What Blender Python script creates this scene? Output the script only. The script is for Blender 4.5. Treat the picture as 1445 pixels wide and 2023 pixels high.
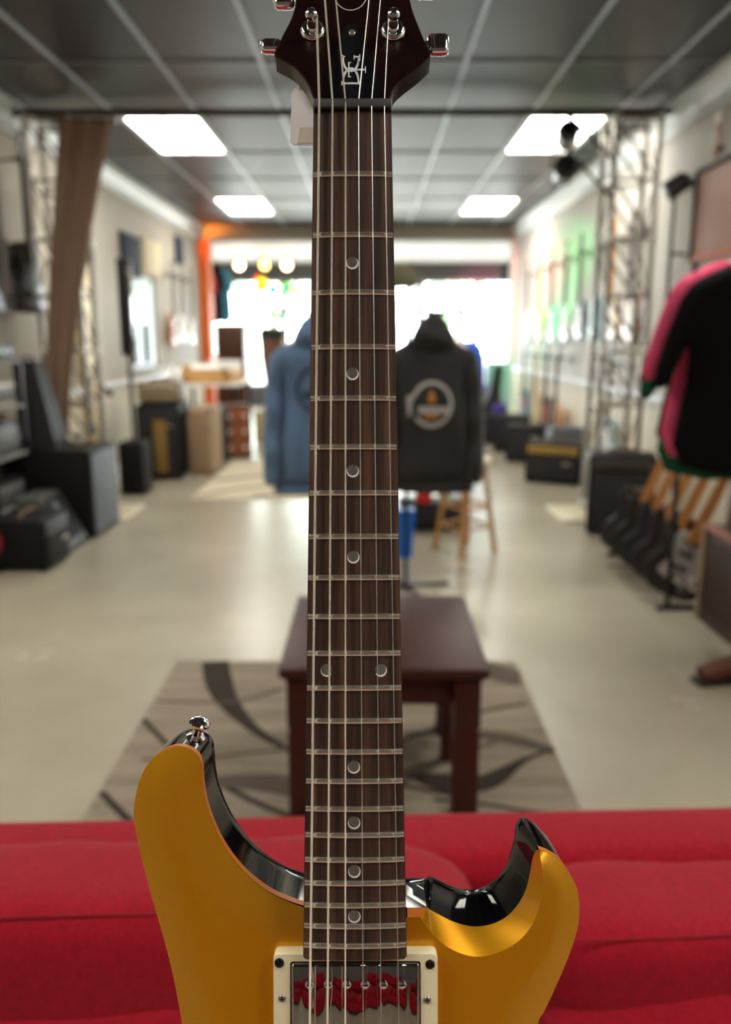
import bpy, bmesh, math, random
import numpy as np
from mathutils import Vector, Matrix
from mathutils.geometry import delaunay_2d_cdt

random.seed(7)
for o in list(bpy.data.objects):
    bpy.data.objects.remove(o)
scn = bpy.context.scene
COL = scn.collection
PI = math.pi

# ------------------------------------------------------------------ camera
FPX, CX, CY = 1600.0, 722.5, 1011.5
EYE = Vector((0, 0, 1.35))
PITCH = math.atan(346 / 1600.0)
YAW = math.radians(0.297)
cam_d = bpy.data.cameras.new('camera')
cam = bpy.data.objects.new('camera', cam_d)
COL.objects.link(cam)
cam.location = EYE
cam.rotation_euler = (PI / 2 - PITCH, 0, YAW)
cam_d.sensor_fit = 'VERTICAL'
cam_d.sensor_height = 36.0
cam_d.lens = 36.0 * FPX / 2023.0
cam_d.clip_start = 0.02
cam_d.clip_end = 200
cam_d.dof.use_dof = True
cam_d.dof.focus_distance = 0.452
cam_d.dof.aperture_fstop = 5.2
scn.camera = cam
RC = cam.rotation_euler.to_matrix()

# ------------------------------------------------------------------ world, exposure
w = bpy.data.worlds.new('world')
scn.world = w
w.use_nodes = True
bg = w.node_tree.nodes['Background']
bg.inputs['Color'].default_value = (0.95, 0.97, 1.0, 1)
bg.inputs['Strength'].default_value = 12.0
vs = scn.view_settings
vs.view_transform = 'Standard'
vs.look = 'None'
vs.gamma = 1.0
vs.use_curve_mapping = False
vs.exposure = 0.42
PANEL_STRENGTH = 16.0

# ------------------------------------------------------------------ measuring helpers (photo pixel -> place)
def ray(u, v):
    return RC @ Vector(((u - CX) / FPX, -(v - CY) / FPX, -1.0))
def atZ(u, v, z=0.0):
    d = ray(u, v); return EYE + d * ((z - EYE.z) / d.z)
def atY(u, v, y):
    d = ray(u, v); return EYE + d * ((y - EYE.y) / d.y)

# ------------------------------------------------------------------ materials
def new_mat(name):
    m = bpy.data.materials.new(name); m.use_nodes = True
    return m, m.node_tree, m.node_tree.nodes['Principled BSDF']
def srgb(r, g, b):
    f = lambda c: ((c / 255 + 0.055) / 1.055) ** 2.4 if c > 10 else c / 255 / 12.92
    return (f(r), f(g), f(b), 1)
MATS = {}
def M(name, col, rough=0.5, metal=0.0, var=0.12, scale=30.0, bump=0.0, coat=0.0, stretch=None, spec=0.5, sheen=0.0):
    if name in MATS: return MATS[name]
    m, nt, b = new_mat(name)
    N, L = nt.nodes, nt.links
    b.inputs['Roughness'].default_value = rough
    b.inputs['Metallic'].default_value = metal
    b.inputs['Specular IOR Level'].default_value = spec
    b.inputs['Coat Weight'].default_value = coat
    b.inputs['Coat Roughness'].default_value = 0.04
    b.inputs['Sheen Weight'].default_value = sheen
    tc = N.new('ShaderNodeTexCoord')
    mp = N.new('ShaderNodeMapping')
    if stretch: mp.inputs['Scale'].default_value = stretch
    nz = N.new('ShaderNodeTexNoise')
    nz.inputs['Scale'].default_value = scale
    nz.inputs['Detail'].default_value = 4
    L.new(tc.outputs['Object'], mp.inputs['Vector']); L.new(mp.outputs['Vector'], nz.inputs['Vector'])
    mx = N.new('ShaderNodeMix'); mx.data_type = 'RGBA'
    c = Vector(col[:3])
    mx.inputs[6].default_value = (*(c * (1 - var)), 1)
    mx.inputs[7].default_value = (*(c * (1 + var)), 1)
    L.new(nz.outputs['Fac'], mx.inputs[0])
    L.new(mx.outputs[2], b.inputs['Base Color'])
    if bump:
        bp = N.new('ShaderNodeBump'); bp.inputs['Strength'].default_value = bump
        bp.inputs['Distance'].default_value = 0.002
        L.new(nz.outputs['Fac'], bp.inputs['Height']); L.new(bp.outputs['Normal'], b.inputs['Normal'])
    MATS[name] = m
    return m
def emit(name, col, strength):
    if name in MATS: return MATS[name]
    m, nt, b = new_mat(name)
    b.inputs['Base Color'].default_value = (*col[:3], 1)
    b.inputs['Emission Color'].default_value = (*col[:3], 1)
    b.inputs['Emission Strength'].default_value = strength
    MATS[name] = m
    return m
def C(name, r, g, b, **k): return M(name, srgb(r, g, b), **k)

# ------------------------------------------------------------------ mesh helpers
class MB:
    def __init__(s): s.v = []; s.f = []
    def add(s, v, f, mtx=None):
        n = len(s.v)
        s.v += [tuple(mtx @ Vector(p)) if mtx else tuple(p) for p in v]
        s.f += [tuple(i + n for i in q) for q in f]
        return s
    def box(s, c, size, r=0.0, mtx=None, seg=2):
        v, f = boxgeo(size, r, seg)
        c = Vector(c)
        return s.add([Vector(p) + c for p in v], f, mtx)
    def bx(s, a, b, r=0.0, mtx=None):
        a = Vector(a); b = Vector(b)
        return s.box((a + b) / 2, [abs(x) for x in (b - a)], r, mtx)
    def tube(s, pts, r, n=8, mtx=None, cap=True):
        v, f = tubegeo(pts, r, n, cap); return s.add(v, f, mtx)
    def lathe(s, prof, n=20, mtx=None):
        v, f = [], []
        for (r, z) in prof:
            for i in range(n):
                a = 2 * PI * i / n; v.append((r * math.cos(a), r * math.sin(a), z))
        for k in range(len(prof) - 1):
            for i in range(n):
                j = (i + 1) % n
                f.append((k * n + i, k * n + j, (k + 1) * n + j, (k + 1) * n + i))
        f.append(tuple(range(n))[::-1]); f.append(tuple(range((len(prof) - 1) * n, len(prof) * n)))
        return s.add(v, f, mtx)
    def prism(s, poly, z0, z1, mtx=None):
        n = len(poly)
        v = [(x, y, z0) for x, y in poly] + [(x, y, z1) for x, y in poly]
        f = [(i, (i + 1) % n, n + (i + 1) % n, n + i) for i in range(n)]
        f += [tuple(range(n))[::-1], tuple(range(n, 2 * n))]
        return s.add(v, f, mtx)
    def build(s, name, m, parent=None, smooth=35, shared=None):
        me = bpy.data.meshes.new(name); me.from_pydata(s.v, [], s.f)
        bm = bmesh.new(); bm.from_mesh(me); bmesh.ops.recalc_face_normals(bm, faces=bm.faces); bm.to_mesh(me); bm.free()
        return link(name, me, m, parent, smooth)
def link(name, me, m, parent=None, smooth=35):
    me.materials.append(m)
    if smooth:
        me.shade_smooth()
        me.set_sharp_from_angle(angle=math.radians(smooth))
    o = bpy.data.objects.new(name, me); COL.objects.link(o)
    if parent: o.parent = parent
    return o
_bc = {}
def boxgeo(size, r, seg=2):
    k = (tuple(round(x, 5) for x in size), round(r, 5), seg)
    if k in _bc: return _bc[k]
    bm = bmesh.new(); bmesh.ops.create_cube(bm, size=1)
    bmesh.ops.scale(bm, vec=size, verts=bm.verts)
    if r > 0:
        r = min(r, 0.49 * min(size))
        bmesh.ops.bevel(bm, geom=list(bm.edges), offset=r, segments=seg, profile=0.5, affect='EDGES')
    bm.verts.index_update()
    out = ([v.co.copy() for v in bm.verts], [tuple(v.index for v in f.verts) for f in bm.faces])
    bm.free(); _bc[k] = out
    return out
def tubegeo(pts, r, n=8, cap=True):
    pts = [Vector(p) for p in pts]
    rr = r if isinstance(r, (list, tuple)) else [r] * len(pts)
    v, f = [], []
    t0 = (pts[1] - pts[0]).normalized()
    up = Vector((0, 0, 1)) if abs(t0.z) < 0.9 else Vector((1, 0, 0))
    a = t0.cross(up).normalized()
    for i, p in enumerate(pts):
        t = (pts[min(i + 1, len(pts) - 1)] - pts[max(i - 1, 0)]).normalized()
        a = (a - t * a.dot(t)).normalized(); b = t.cross(a)
        for k in range(n):
            q = 2 * PI * k / n
            v.append(p + (a * math.cos(q) + b * math.sin(q)) * rr[i])
    for i in range(len(pts) - 1):
        for k in range(n):
            j = (k + 1) % n
            f.append((i * n + k, i * n + j, (i + 1) * n + j, (i + 1) * n + k))
    if cap:
        f.append(tuple(range(n))[::-1]); f.append(tuple(range((len(pts) - 1) * n, len(pts) * n)))
    return v, f
def crom(pts, n=6, closed=False):
    P = [Vector(p) for p in pts]; out = []; m = len(P)
    for i in range(m if closed else m - 1):
        g = (lambda k: P[k % m]) if closed else (lambda k: P[max(0, min(m - 1, k))])
        a, b, c, d = g(i - 1), g(i), g(i + 1), g(i + 2)
        for k in range(n):
            t = k / n
            out.append(0.5 * ((2 * b) + (c - a) * t + (2 * a - 5 * b + 4 * c - d) * t * t + (3 * b - a - 3 * c + d) * t ** 3))
    if not closed: out.append(P[-1])
    return out
def seg_dist(pts, poly):
    P = np.array(pts)[:, None, :]; A = np.array(poly)[None]; B = np.roll(np.array(poly), -1, 0)[None]
    d = B - A; t = np.clip(((P - A) * d).sum(2) / np.maximum((d * d).sum(2), 1e-12), 0, 1)
    return np.sqrt((((A + t[..., None] * d) - P) ** 2).sum(2))
def inside(pts, poly):
    P = np.array(pts); q = np.array(poly); r = np.zeros(len(P), bool)
    for a, b in zip(q, np.roll(q, -1, 0)):
        c = ((a[1] > P[:, 1]) != (b[1] > P[:, 1]))
        with np.errstate(divide='ignore', invalid='ignore'):
            x = (b[0] - a[0]) * (P[:, 1] - a[1]) / (b[1] - a[1]) + a[0]
        r ^= c & (P[:, 0] < x)
    return r
def fill_poly(poly, step):
    """boundary + inner grid, triangulated; returns points, tris, n boundary, distance to boundary"""
    q = np.array([(p[0], p[1]) for p in poly])
    x0, y0 = q.min(0); x1, y1 = q.max(0)
    g = [(x, y) for x in np.arange(x0, x1, step) for y in np.arange(y0, y1, step)]
    g = np.array(g); g = g[inside(g, q)]
    if len(g):
        d = seg_dist(g, q).min(1); g = g[d > step * 0.55]
    allp = [Vector((a, b)) for a, b in q] + [Vector((a, b)) for a, b in g]
    n = len(q)
    r = delaunay_2d_cdt(allp, [(i, (i + 1) % n) for i in range(n)], [], 1, 1e-7)
    pts = [(p.x, p.y) for p in r[0]]
    return pts, [tuple(t) for t in r[2]], seg_dist(pts, q)
def puff(poly, thick, edge, step, fold=None):
    """inflated cloth-like solid from an outline in x,z; returns MB (front is -y)"""
    pts, tris, D = fill_poly(poly, step)
    d = np.clip(D.min(1) / edge, 0, 1); h = np.sqrt(1 - (1 - d) ** 2) * thick / 2
    mb = MB(); n = len(pts)
    F = [(x, -h[i] + (fold(x, z) if fold else 0), z) for i, (x, z) in enumerate(pts)]
    B = [(x, h[i] + (fold(x, z) if fold else 0), z) for i, (x, z) in enumerate(pts)]
    mb.v = F + B
    mb.f = [t for t in tris] + [tuple(i + n for i in t[::-1]) for t in tris]
    bm = bmesh.new(); me = bpy.data.meshes.new('t'); me.from_pydata(mb.v, [], mb.f); bm.from_mesh(me)
    bmesh.ops.remove_doubles(bm, verts=bm.verts, dist=1e-5); bm.verts.index_update()
    mb.v = [tuple(v.co) for v in bm.verts]; mb.f = [tuple(v.index for v in f.verts) for f in bm.faces]
    bm.free(); bpy.data.meshes.remove(me)
    return mb
def thing(name, label, cat, loc=(0, 0, 0), rot=(0, 0, 0), group=None):
    o = bpy.data.objects.new(name, None); COL.objects.link(o)
    o.empty_display_size = 0.05
    o.location = loc
    o.rotation_euler = rot if isinstance(rot, (tuple, list)) else (0, 0, rot)
    return tag(o, label, cat, group)
def tag(o, label, cat, group=None):
    o['label'] = label; o['category'] = cat
    if group: o['group'] = group
    return o
def struct(o):
    o['kind'] = 'structure'; return o
def recolor(o, m):
    o.material_slots[0].link = 'OBJECT'; o.material_slots[0].material = m
def copy_tree(o, parent=None):
    c = o.copy(); COL.objects.link(c); c.parent = parent
    for ch in list(o.children): copy_tree(ch, c)
    return c
def share(o, parent, mtx=None, name=None):
    c = o.copy(); COL.objects.link(c); c.parent = parent
    if mtx is not None: c.matrix_local = mtx
    if name: c.name = name
    return c
T = Matrix.Translation
def RX(a): return Matrix.Rotation(a, 4, 'X')
def RY(a): return Matrix.Rotation(a, 4, 'Y')
def RZ(a): return Matrix.Rotation(a, 4, 'Z')

# ------------------------------------------------------------------ shared materials
black = C('black_tolex', 12, 12, 13, rough=0.6, bump=0.4, scale=300, spec=0.25)
blackgloss = C('black_gloss', 10, 10, 11, rough=0.12, coat=0.6)
darkmetal = C('dark_metal', 40, 38, 38, rough=0.35, metal=0.7)
chrome = M('chrome', (0.82, 0.82, 0.84, 1), rough=0.06, metal=1.0, var=0.02)
steel = M('aluminium', (0.36, 0.33, 0.29, 1), rough=0.34, metal=0.9, var=0.1)
nickel = M('nickel', (0.90, 0.87, 0.76, 1), rough=0.21, metal=0.92, var=0.05)
white = C('white_plastic', 232, 230, 224, rough=0.4)
cream = C('cream_plastic', 240, 228, 190, rough=0.35)
walnut = C('walnut', 90, 52, 30, rough=0.4, stretch=(12, 12, 1), scale=6, var=0.35)
maple = C('maple', 205, 150, 85, rough=0.35, stretch=(12, 12, 1), scale=6, var=0.2)
grille = C('black_grille', 26, 27, 30, rough=0.75, scale=500, bump=0.6)
greygrille = C('grey_grille', 118, 126, 138, rough=0.6, scale=400, bump=0.5)
goldcloth = C('gold_cloth', 128, 100, 48, rough=0.8, scale=300, bump=0.5)
cardboard = C('cardboard', 176, 128, 70, rough=0.85)
paper = C('paper_white', 238, 236, 230, rough=0.8)

# ================================================================== THE ROOM
XL, XR, YB, YW, YS, HC = -2.55, 2.18, -3.4, 12.55, 16.5, 2.95
floor_m, nt, b = new_mat('sealed_concrete')
N, L = nt.nodes, nt.links
tc = N.new('ShaderNodeTexCoord'); nz = N.new('ShaderNodeTexNoise'); nz.inputs['Scale'].default_value = 1.1; nz.inputs['Detail'].default_value = 6
n2 = N.new('ShaderNodeTexNoise'); n2.inputs['Scale'].default_value = 45; n2.inputs['Detail'].default_value = 5
cr = N.new('ShaderNodeValToRGB'); cr.color_ramp.elements[0].color = srgb(160, 152, 134); cr.color_ramp.elements[1].color = srgb(180, 173, 156)
cr.color_ramp.elements[0].position = 0.35; cr.color_ramp.elements[1].position = 0.7
mr = N.new('ShaderNodeMapRange'); mr.inputs['To Min'].default_value = 0.24; mr.inputs['To Max'].default_value = 0.29
bp = N.new('ShaderNodeBump'); bp.inputs['Strength'].default_value = 0.05; bp.inputs['Distance'].default_value = 0.002
L.new(tc.outputs['Object'], nz.inputs['Vector']); L.new(tc.outputs['Object'], n2.inputs['Vector'])
L.new(nz.outputs['Fac'], cr.inputs['Fac']); L.new(cr.outputs['Color'], b.inputs['Base Color'])
L.new(nz.outputs['Fac'], mr.inputs['Value']); L.new(mr.outputs['Result'], b.inputs['Roughness'])
L.new(n2.outputs['Fac'], bp.inputs['Height']); L.new(bp.outputs['Normal'], b.inputs['Normal'])
fl = struct(MB().bx((-3.4, YB, -0.12), (3.4, YS + 0.1, 0)).build('floor', floor_m, smooth=0))

wall_m = C('wall_paint', 196, 194, 188, rough=0.6, var=0.04, scale=3)
wallL_m = C('wall_paint_warm', 178, 170, 156, rough=0.6, var=0.04, scale=3)
wains_m = C('wainscot_cream', 226, 218, 198, rough=0.5, var=0.05, scale=8)
trim_m = C('white_trim', 226, 232, 238, rough=0.3, var=0.02)
beam_m = C('beam_taupe', 150, 142, 132, rough=0.6, var=0.04)
orange_m = C('orange_paint', 236, 110, 30, rough=0.5, var=0.04)
# left wall with a side window (Y 8.85..9.95, Z 1.0..2.02)
wl = MB()
wl.bx((XL - 0.15, YB, 0), (XL, 8.85, HC)); wl.bx((XL - 0.15, 9.95, 0), (XL, YW, HC))
wl.bx((XL - 0.15, 8.85, 0), (XL, 9.95, 1.0)); wl.bx((XL - 0.15, 8.85, 2.02), (XL, 9.95, HC))
wall_left = struct(wl.build('wall_left', wallL_m, smooth=0))
wall_right = struct(MB().bx((XR, YB, 0), (XR + 0.15, YW, HC)).build('wall_right', wall_m, smooth=0))
struct(MB().bx((XL - 0.15, YB - 0.15, 0), (XR + 0.15, YB, HC)).build('wall_back', C('wall_back_paint', 120, 116, 110, rough=0.7), smooth=0))
# wainscot boards and chair rail
for nm, x0, x1, sx, par in (('left', XL, XL + 0.018, 1, wall_left), ('right', XR - 0.018, XR, -1, wall_right)):
    rail = MB().bx((min(x0, x1 + 0.02 * sx) if sx > 0 else x0 - 0.02, 2.5, 0.86), (x1 + 0.02 if sx > 0 else x1, YW, 0.91), 0.006).build('chair_rail', trim_m, par)
    brd = None
    y = 3.0
    while y < YW - 0.5:
        if brd is None:
            brd = MB().box((0, 0, 0), (0.018, 0.596, 0.74), 0.004, seg=1).build('panel', wains_m, par)
            o = brd
        else:
            o = share(brd, par)
        o.location = ((x0 + x1) / 2, y + 0.3, 0.12 + 0.37)
        y += 0.6
    bb = MB().bx((x0 - (0.004 if sx < 0 else 0), YB, 0), (x1 + (0.004 if sx > 0 else 0), YW, 0.11), 0.003).build('baseboard_' + nm, trim_m)
    struct(bb)
# crown mouldings
def crown(x, sx, name):
    prof = [(0, 0), (0.0, -0.20), (0.022, -0.20), (0.022, -0.15), (0.035, -0.14), (0.075, -0.05), (0.10, -0.035), (0.10, 0.0)]
    mb = MB(); n = len(prof)
    mb.v = [(x + sx * a, YB, HC + c) for a, c in prof] + [(x + sx * a, YW, HC + c) for a, c in prof]
    mb.f = [(i, (i + 1) % n, n + (i + 1) % n, n + i) for i in range(n)] + [tuple(range(n)), tuple(range(n, 2 * n))]
    struct(mb.build(name, trim_m, smooth=0))
crown(XL, 1, 'trim_1'); crown(XR, -1, 'trim_2')
struct(MB().bx((XL, 7.15, 0), (XL + 0.05, 7.6, 2.45), 0.004).build('trim_3', C('pilaster_cream', 236, 220, 180, rough=0.5), smooth=0))

# ceiling: dark tiles in a T-bar grid, light panels in some bays
tile_m = C('ceiling_tile_charcoal', 38, 38, 44, rough=0.40, var=0.10, scale=60, bump=0.1)
tbar_m = C('tbar_pale', 186, 200, 222, rough=0.32, var=0.03)
ceil = struct(MB().bx((XL - 0.15, YB - 0.15, HC + 0.04), (XR + 0.15, YW + 0.2, HC + 0.12)).build('ceiling', C('ceiling_void', 30, 30, 32), smooth=0))
GX = [-1.87 + 0.61 * k for k in range(-1, 8)]           # lines across
GX = [x for x in GX if XL < x < XR]
GY = [5.28 + 1.22 * k for k in range(-7, 6)]
colb = [XL] + GX + [XR]; rowb = [YB] + [y for y in GY if YB < y < YW] + [YW]
PANELS = []
light_cols = {0: (-1.87, -1.26), 1: (1.18, 1.79)}
def is_panel(xa, ya):
    inx = any(abs(xa - a) < 0.02 for a, _ in light_cols.values())
    return inx and any(abs(ya - (6.5 + 3.66 * k)) < 0.05 for k in range(-3, 2))
tile_cache = {}
for i in range(len(colb) - 1):
    for j in range(len(rowb) - 1):
        xa, xb, ya, yb = colb[i], colb[i + 1], rowb[j], rowb[j + 1]
        if is_panel(xa, ya): PANELS.append((xa, xb, ya, yb)); continue
        k = (round(xb - xa, 3), round(yb - ya, 3))
        if k not in tile_cache:
            o = tile_cache[k] = MB().box((0, 0, 0), (k[0] - 0.026, k[1] - 0.026, 0.02), 0.004, seg=1).build('tile', tile_m, ceil, smooth=0)
        else: o = share(tile_cache[k], ceil)
        o.location = ((xa + xb) / 2, (ya + yb) / 2, HC + 0.016)
for x in GX:
    MB().bx((x - 0.013, YB, HC - 0.004), (x + 0.013, YW, HC + 0.012)).build('grid_bar', tbar_m, ceil, smooth=0)
cache = {}
for y in rowb[1:-1]:
    for i in range(len(colb) - 1):
        k = round(colb[i + 1] - colb[i], 3)
        if k not in cache: o = cache[k] = MB().box((0, 0, 0), (k - 0.026, 0.024, 0.014)).build('cross_bar', C('tbar_grey', 120, 124, 132, rough=0.4), ceil, smooth=0)
        else: o = share(cache[k], ceil)
        o.location = ((colb[i] + colb[i + 1]) / 2, y, HC + 0.004)
diff_m = emit('light_diffuser', (1.0, 0.95, 0.84), PANEL_STRENGTH)
pf = C('light_frame', 225, 225, 220, rough=0.4)
for (xa, xb, ya, yb) in PANELS:
    side = 'left' if xa < 0 else 'right'
    k = round((ya - 6.5) / 3.66)
    where = {0: 'nearer of two ahead of the camera', 1: 'farther of two, close to the storefront beam', -1: 'just ahead of and above the sofa', -2: 'above the camera', -3: 'behind the camera'}[k]
    t = thing('ceiling_light', f'rectangular ceiling light panel in the {side} row, {where}', 'light', ((xa + xb) / 2, (ya + yb) / 2, HC), group='ceiling light panels')
    wx, wy = xb - xa - 0.03, yb - ya - 0.03
    MB().box((0, 0, 0.012), (wx - 0.03, wy - 0.03, 0.01), 0.003).build('diffuser', diff_m, t, smooth=0)
    fr = MB()
    for s in (-1, 1):
        fr.box((s * (wx / 2 - 0.008), 0, 0.01), (0.016, wy, 0.026)); fr.box((0, s * (wy / 2 - 0.008), 0.01), (wx, 0.016, 0.026))
    fr.box((0, 0, 0.004), (0.012, wy - 0.03, 0.008))
    fr.build('frame', pf, t, smooth=0)

# front end: header beam, soffit, storefront
struct(MB().bx((XL - 0.8, YW, 2.75), (XR + 0.9, YW + 0.35, HC + 0.12)).build('trim_4', beam_m, smooth=0))
struct(MB().bx((XL - 0.15, YW, 0), (XL + 0.14, YW + 0.3, 2.75)).build('trim_5', orange_m, smooth=0))
struct(MB().bx((XR - 0.05, YW, 0), (XR + 0.15, YW + 0.3, 2.75)).build('trim_6', wall_m, smooth=0))
struct(MB().bx((-3.4, YW + 0.35, 2.75), (3.4, YS + 0.2, 2.85)).build('trim_7', C('soffit_white', 236, 234, 230, rough=0.5), smooth=0))
struct(MB().bx((-3.4, YW, 0), (-3.25, YS, 2.75)).build('wall_front_left', wall_m, smooth=0))
struct(MB().bx((3.25, YW, 0), (3.4, YS, 2.75)).build('wall_front_right', wall_m, smooth=0))
for xa, xb in ((-3.4, XL - 0.15), (XR + 0.15, 3.4)):
    struct(MB().bx((xa, YW, 0), (xb, YW + 0.15, 2.75)).build('wall_return', wall_m, smooth=0))
sf = MB().bx((-3.4, YS, 2.46), (3.4, YS + 0.15, 2.75)); sf.bx((-3.4, YS, 0), (3.4, YS + 0.15, 0.35))
struct(sf.build('wall_front', C('storefront_grey', 96, 96, 100, rough=0.5), smooth=0))
glass_m = bpy.data.materials.new('window_glass'); glass_m.use_nodes = True
nt = glass_m.node_tree; N, L = nt.nodes, nt.links
N.remove(N['Principled BSDF'])
tr = N.new('ShaderNodeBsdfTransparent'); gl_ = N.new('ShaderNodeBsdfGlossy'); gl_.inputs['Roughness'].default_value = 0.02
fr_ = N.new('ShaderNodeFresnel'); fr_.inputs['IOR'].default_value = 1.3; mx = N.new('ShaderNodeMixShader')
tr.inputs['Color'].default_value = (0.95, 0.98, 0.97, 1)
L.new(fr_.outputs[0], mx.inputs[0]); L.new(tr.outputs[0], mx.inputs[1]); L.new(gl_.outputs[0], mx.inputs[2]); L.new(mx.outputs[0], N['Material Output'].inputs['Surface'])
alu = C('window_frame_alu', 150, 152, 156, rough=0.35, metal=0.6)
edges = [-3.25, -1.7, -0.35, 1.0, 2.1, 3.25]
for i in range(5):
    a, c = edges[i], edges[i + 1]
    fr = MB()
    for x in (a + 0.03, c - 0.03): fr.bx((x - 0.03, YS + 0.03, 0.35), (x + 0.03, YS + 0.11, 2.46))
    for z in (0.38, 2.43): fr.bx((a, YS + 0.035, z - 0.03), (c, YS + 0.105, z + 0.03))
    wnd = struct(fr.build('window_%d' % (i + 1), alu, smooth=0))
    MB().bx((a + 0.05, YS + 0.06, 0.4), (c - 0.05, YS + 0.07, 2.41)).build('pane', glass_m, wnd, smooth=0)
fr = MB()
for y in (8.88, 9.4, 9.92): fr.bx((XL - 0.1, y - 0.025, 1.0), (XL - 0.03, y + 0.025, 2.02))
for z in (1.025, 1.995): fr.bx((XL - 0.1, 8.85, z - 0.025), (XL - 0.03, 9.95, z + 0.025))
fr.bx((XL - 0.03, 8.80, 0.97), (XL + 0.06, 10.0, 1.0))
wnd = struct(fr.build('window_6', trim_m, smooth=0))
for ya, yb in ((8.9, 9.38), (9.42, 9.9)):
    MB().bx((XL - 0.07, ya, 1.04), (XL - 0.062, yb, 1.98)).build('pane', glass_m, wnd, smooth=0)
# outside
struct(MB().bx((-40, YS + 0.2, -0.25), (40, 70, -0.12)).build('ground_outside', C('pavement', 170, 168, 162, rough=0.9), smooth=0))
struct(MB().bx((-40, -5, -0.25), (-3.5, YS + 0.2, -0.13)).build('ground_side', C('side_lawn', 96, 130, 70, rough=0.95), smooth=0))
leaf = C('leaves', 96, 150, 70, rough=0.7, var=0.4, scale=8)
def tree(x, y, h, r, label, seed):
    rnd = random.Random(seed)
    t = thing('tree', label, 'tree', (x, y, -0.13))
    mb = MB().tube([(0, 0, 0), (0.05, 0, h * 0.3), (0, 0.05, h * 0.6)], [0.14, 0.11, 0.07], 8)
    for a in range(4):
        q = a * 1.6; mb.tube([(0, 0, h * 0.4), (math.cos(q) * r * 0.5, math.sin(q) * r * 0.5, h * 0.7)], [0.06, 0.03], 6)
    mb.build('trunk', walnut, t)
    mb = MB()
    for k in range(420):
        d = Vector((rnd.gauss(0, 1), rnd.gauss(0, 1), rnd.gauss(0, 0.8))).normalized() * r * rnd.uniform(0.45, 1)
        c = Vector((d.x, d.y, h * 0.7 + d.z)); s = rnd.uniform(0.1, 0.2)
        u = Vector((rnd.gauss(0, 1), rnd.gauss(0, 1), rnd.gauss(0, 1))).normalized(); v_ = u.orthogonal().normalized()
        mb.add([c - u * s, c + v_ * s * 0.5, c + u * s, c - v_ * s * 0.5], [(0, 1, 2, 3)])
    o = mb.build('foliage', leaf, t, smooth=0); o['kind'] = 'stuff'
tree(2.6, 24, 4.2, 1.7, 'green street tree outside the storefront, right of the dark hoodie', 1)
tree(-3.2, 27, 4.6, 1.8, 'green street tree outside the storefront, left of the blue hoodie', 2)
tree(-5.4, 15.0, 3.2, 1.3, 'bushy green tree outside the left side window', 3)

# coloured stage washes on clamp-on par cans
def par_can(u, v, y, aim, col, power, label, rad=0.07, spot=50, anchor=None):
    p = atY(u, v, y)
    t = thing('par_can', label, 'stage light', p)
    d = (Vector(aim) - p).normalized()
    q = d.to_track_quat('-Z', 'Y').to_matrix().to_4x4()
    MB().lathe([(rad * 0.6, 0.10), (rad, 0.06), (rad, -0.09), (rad * 0.92, -0.09), (rad * 0.9, 0.03)], 20, q).build('housing', blackgloss, t)
    mb = MB().tube([q @ Vector((-rad - 0.01, 0, 0)), q @ Vector((-rad - 0.01, 0.12, 0.02)), q @ Vector((rad + 0.01, 0.12, 0.02)), q @ Vector((rad + 0.01, 0, 0))], 0.008, 6)
    mb.build('yoke', darkmetal, t)
    MB().lathe([(rad * 0.86, -0.07), (rad * 0.8, -0.075)], 20, q).build('lens', emit('lens_' + label[:6], col, 3.0), t)
    if anchor: MB().tube([q @ Vector((0, 0.12, 0.02)), Vector(anchor) - p], 0.012, 8).build('clamp_arm', darkmetal, t)
    ld = bpy.data.lights.new('par_light', 'SPOT'); ld.energy = power; ld.color = col; ld.spot_size = math.radians(spot); ld.spot_blend = 0.8; ld.shadow_soft_size = 0.06
    lo = bpy.data.objects.new('par_light', ld); COL.objects.link(lo); lo.parent = t
    lo.matrix_local = q @ T((0, 0, -0.10))
    return t

# ================================================================== THE GUITAR
def cam_pt(u, v, z): return EYE + RC @ Vector(((u - CX) / FPX * z, -(v - CY) / FPX * z, -z))
Z0 = 0.4456
p_nut = cam_pt(696.6, 216, Z0); p_22 = cam_pt(701.6, 1871, Z0 * (1 - 3.4543e-5 * 456.8))
ey = (p_nut - p_22).normalized()
ex = (RC @ Vector((1, 0, 0))); ex = (ex - ey * ex.dot(ey)).normalized()
ez = ex.cross(ey)
NUT = 0.815                                             # nut line above the body's lower edge
g_org = p_nut - ey * NUT
GM = Matrix(((ex.x, ey.x, ez.x, g_org.x), (ex.y, ey.y, ez.y, g_org.y), (ex.z, ey.z, ez.z, g_org.z), (0, 0, 0, 1)))
GI = GM.inverted()
eye_l = GI @ EYE
def gl(u, v, z, org=None, nrm=None):
    """photo point -> guitar-local point on plane z (or a tilted plane)"""
    d = GI.to_3x3() @ ray(u, v)
    if org is None: org, nrm = Vector((0, 0, z)), Vector((0, 0, 1))
    return eye_l + d * ((org - eye_l).dot(nrm) / d.dot(nrm))

guitar = thing('electric_guitar', 'gold topped electric guitar with rosewood neck standing upright before the red sofa', 'guitar')
guitar.matrix_world = GM

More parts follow.
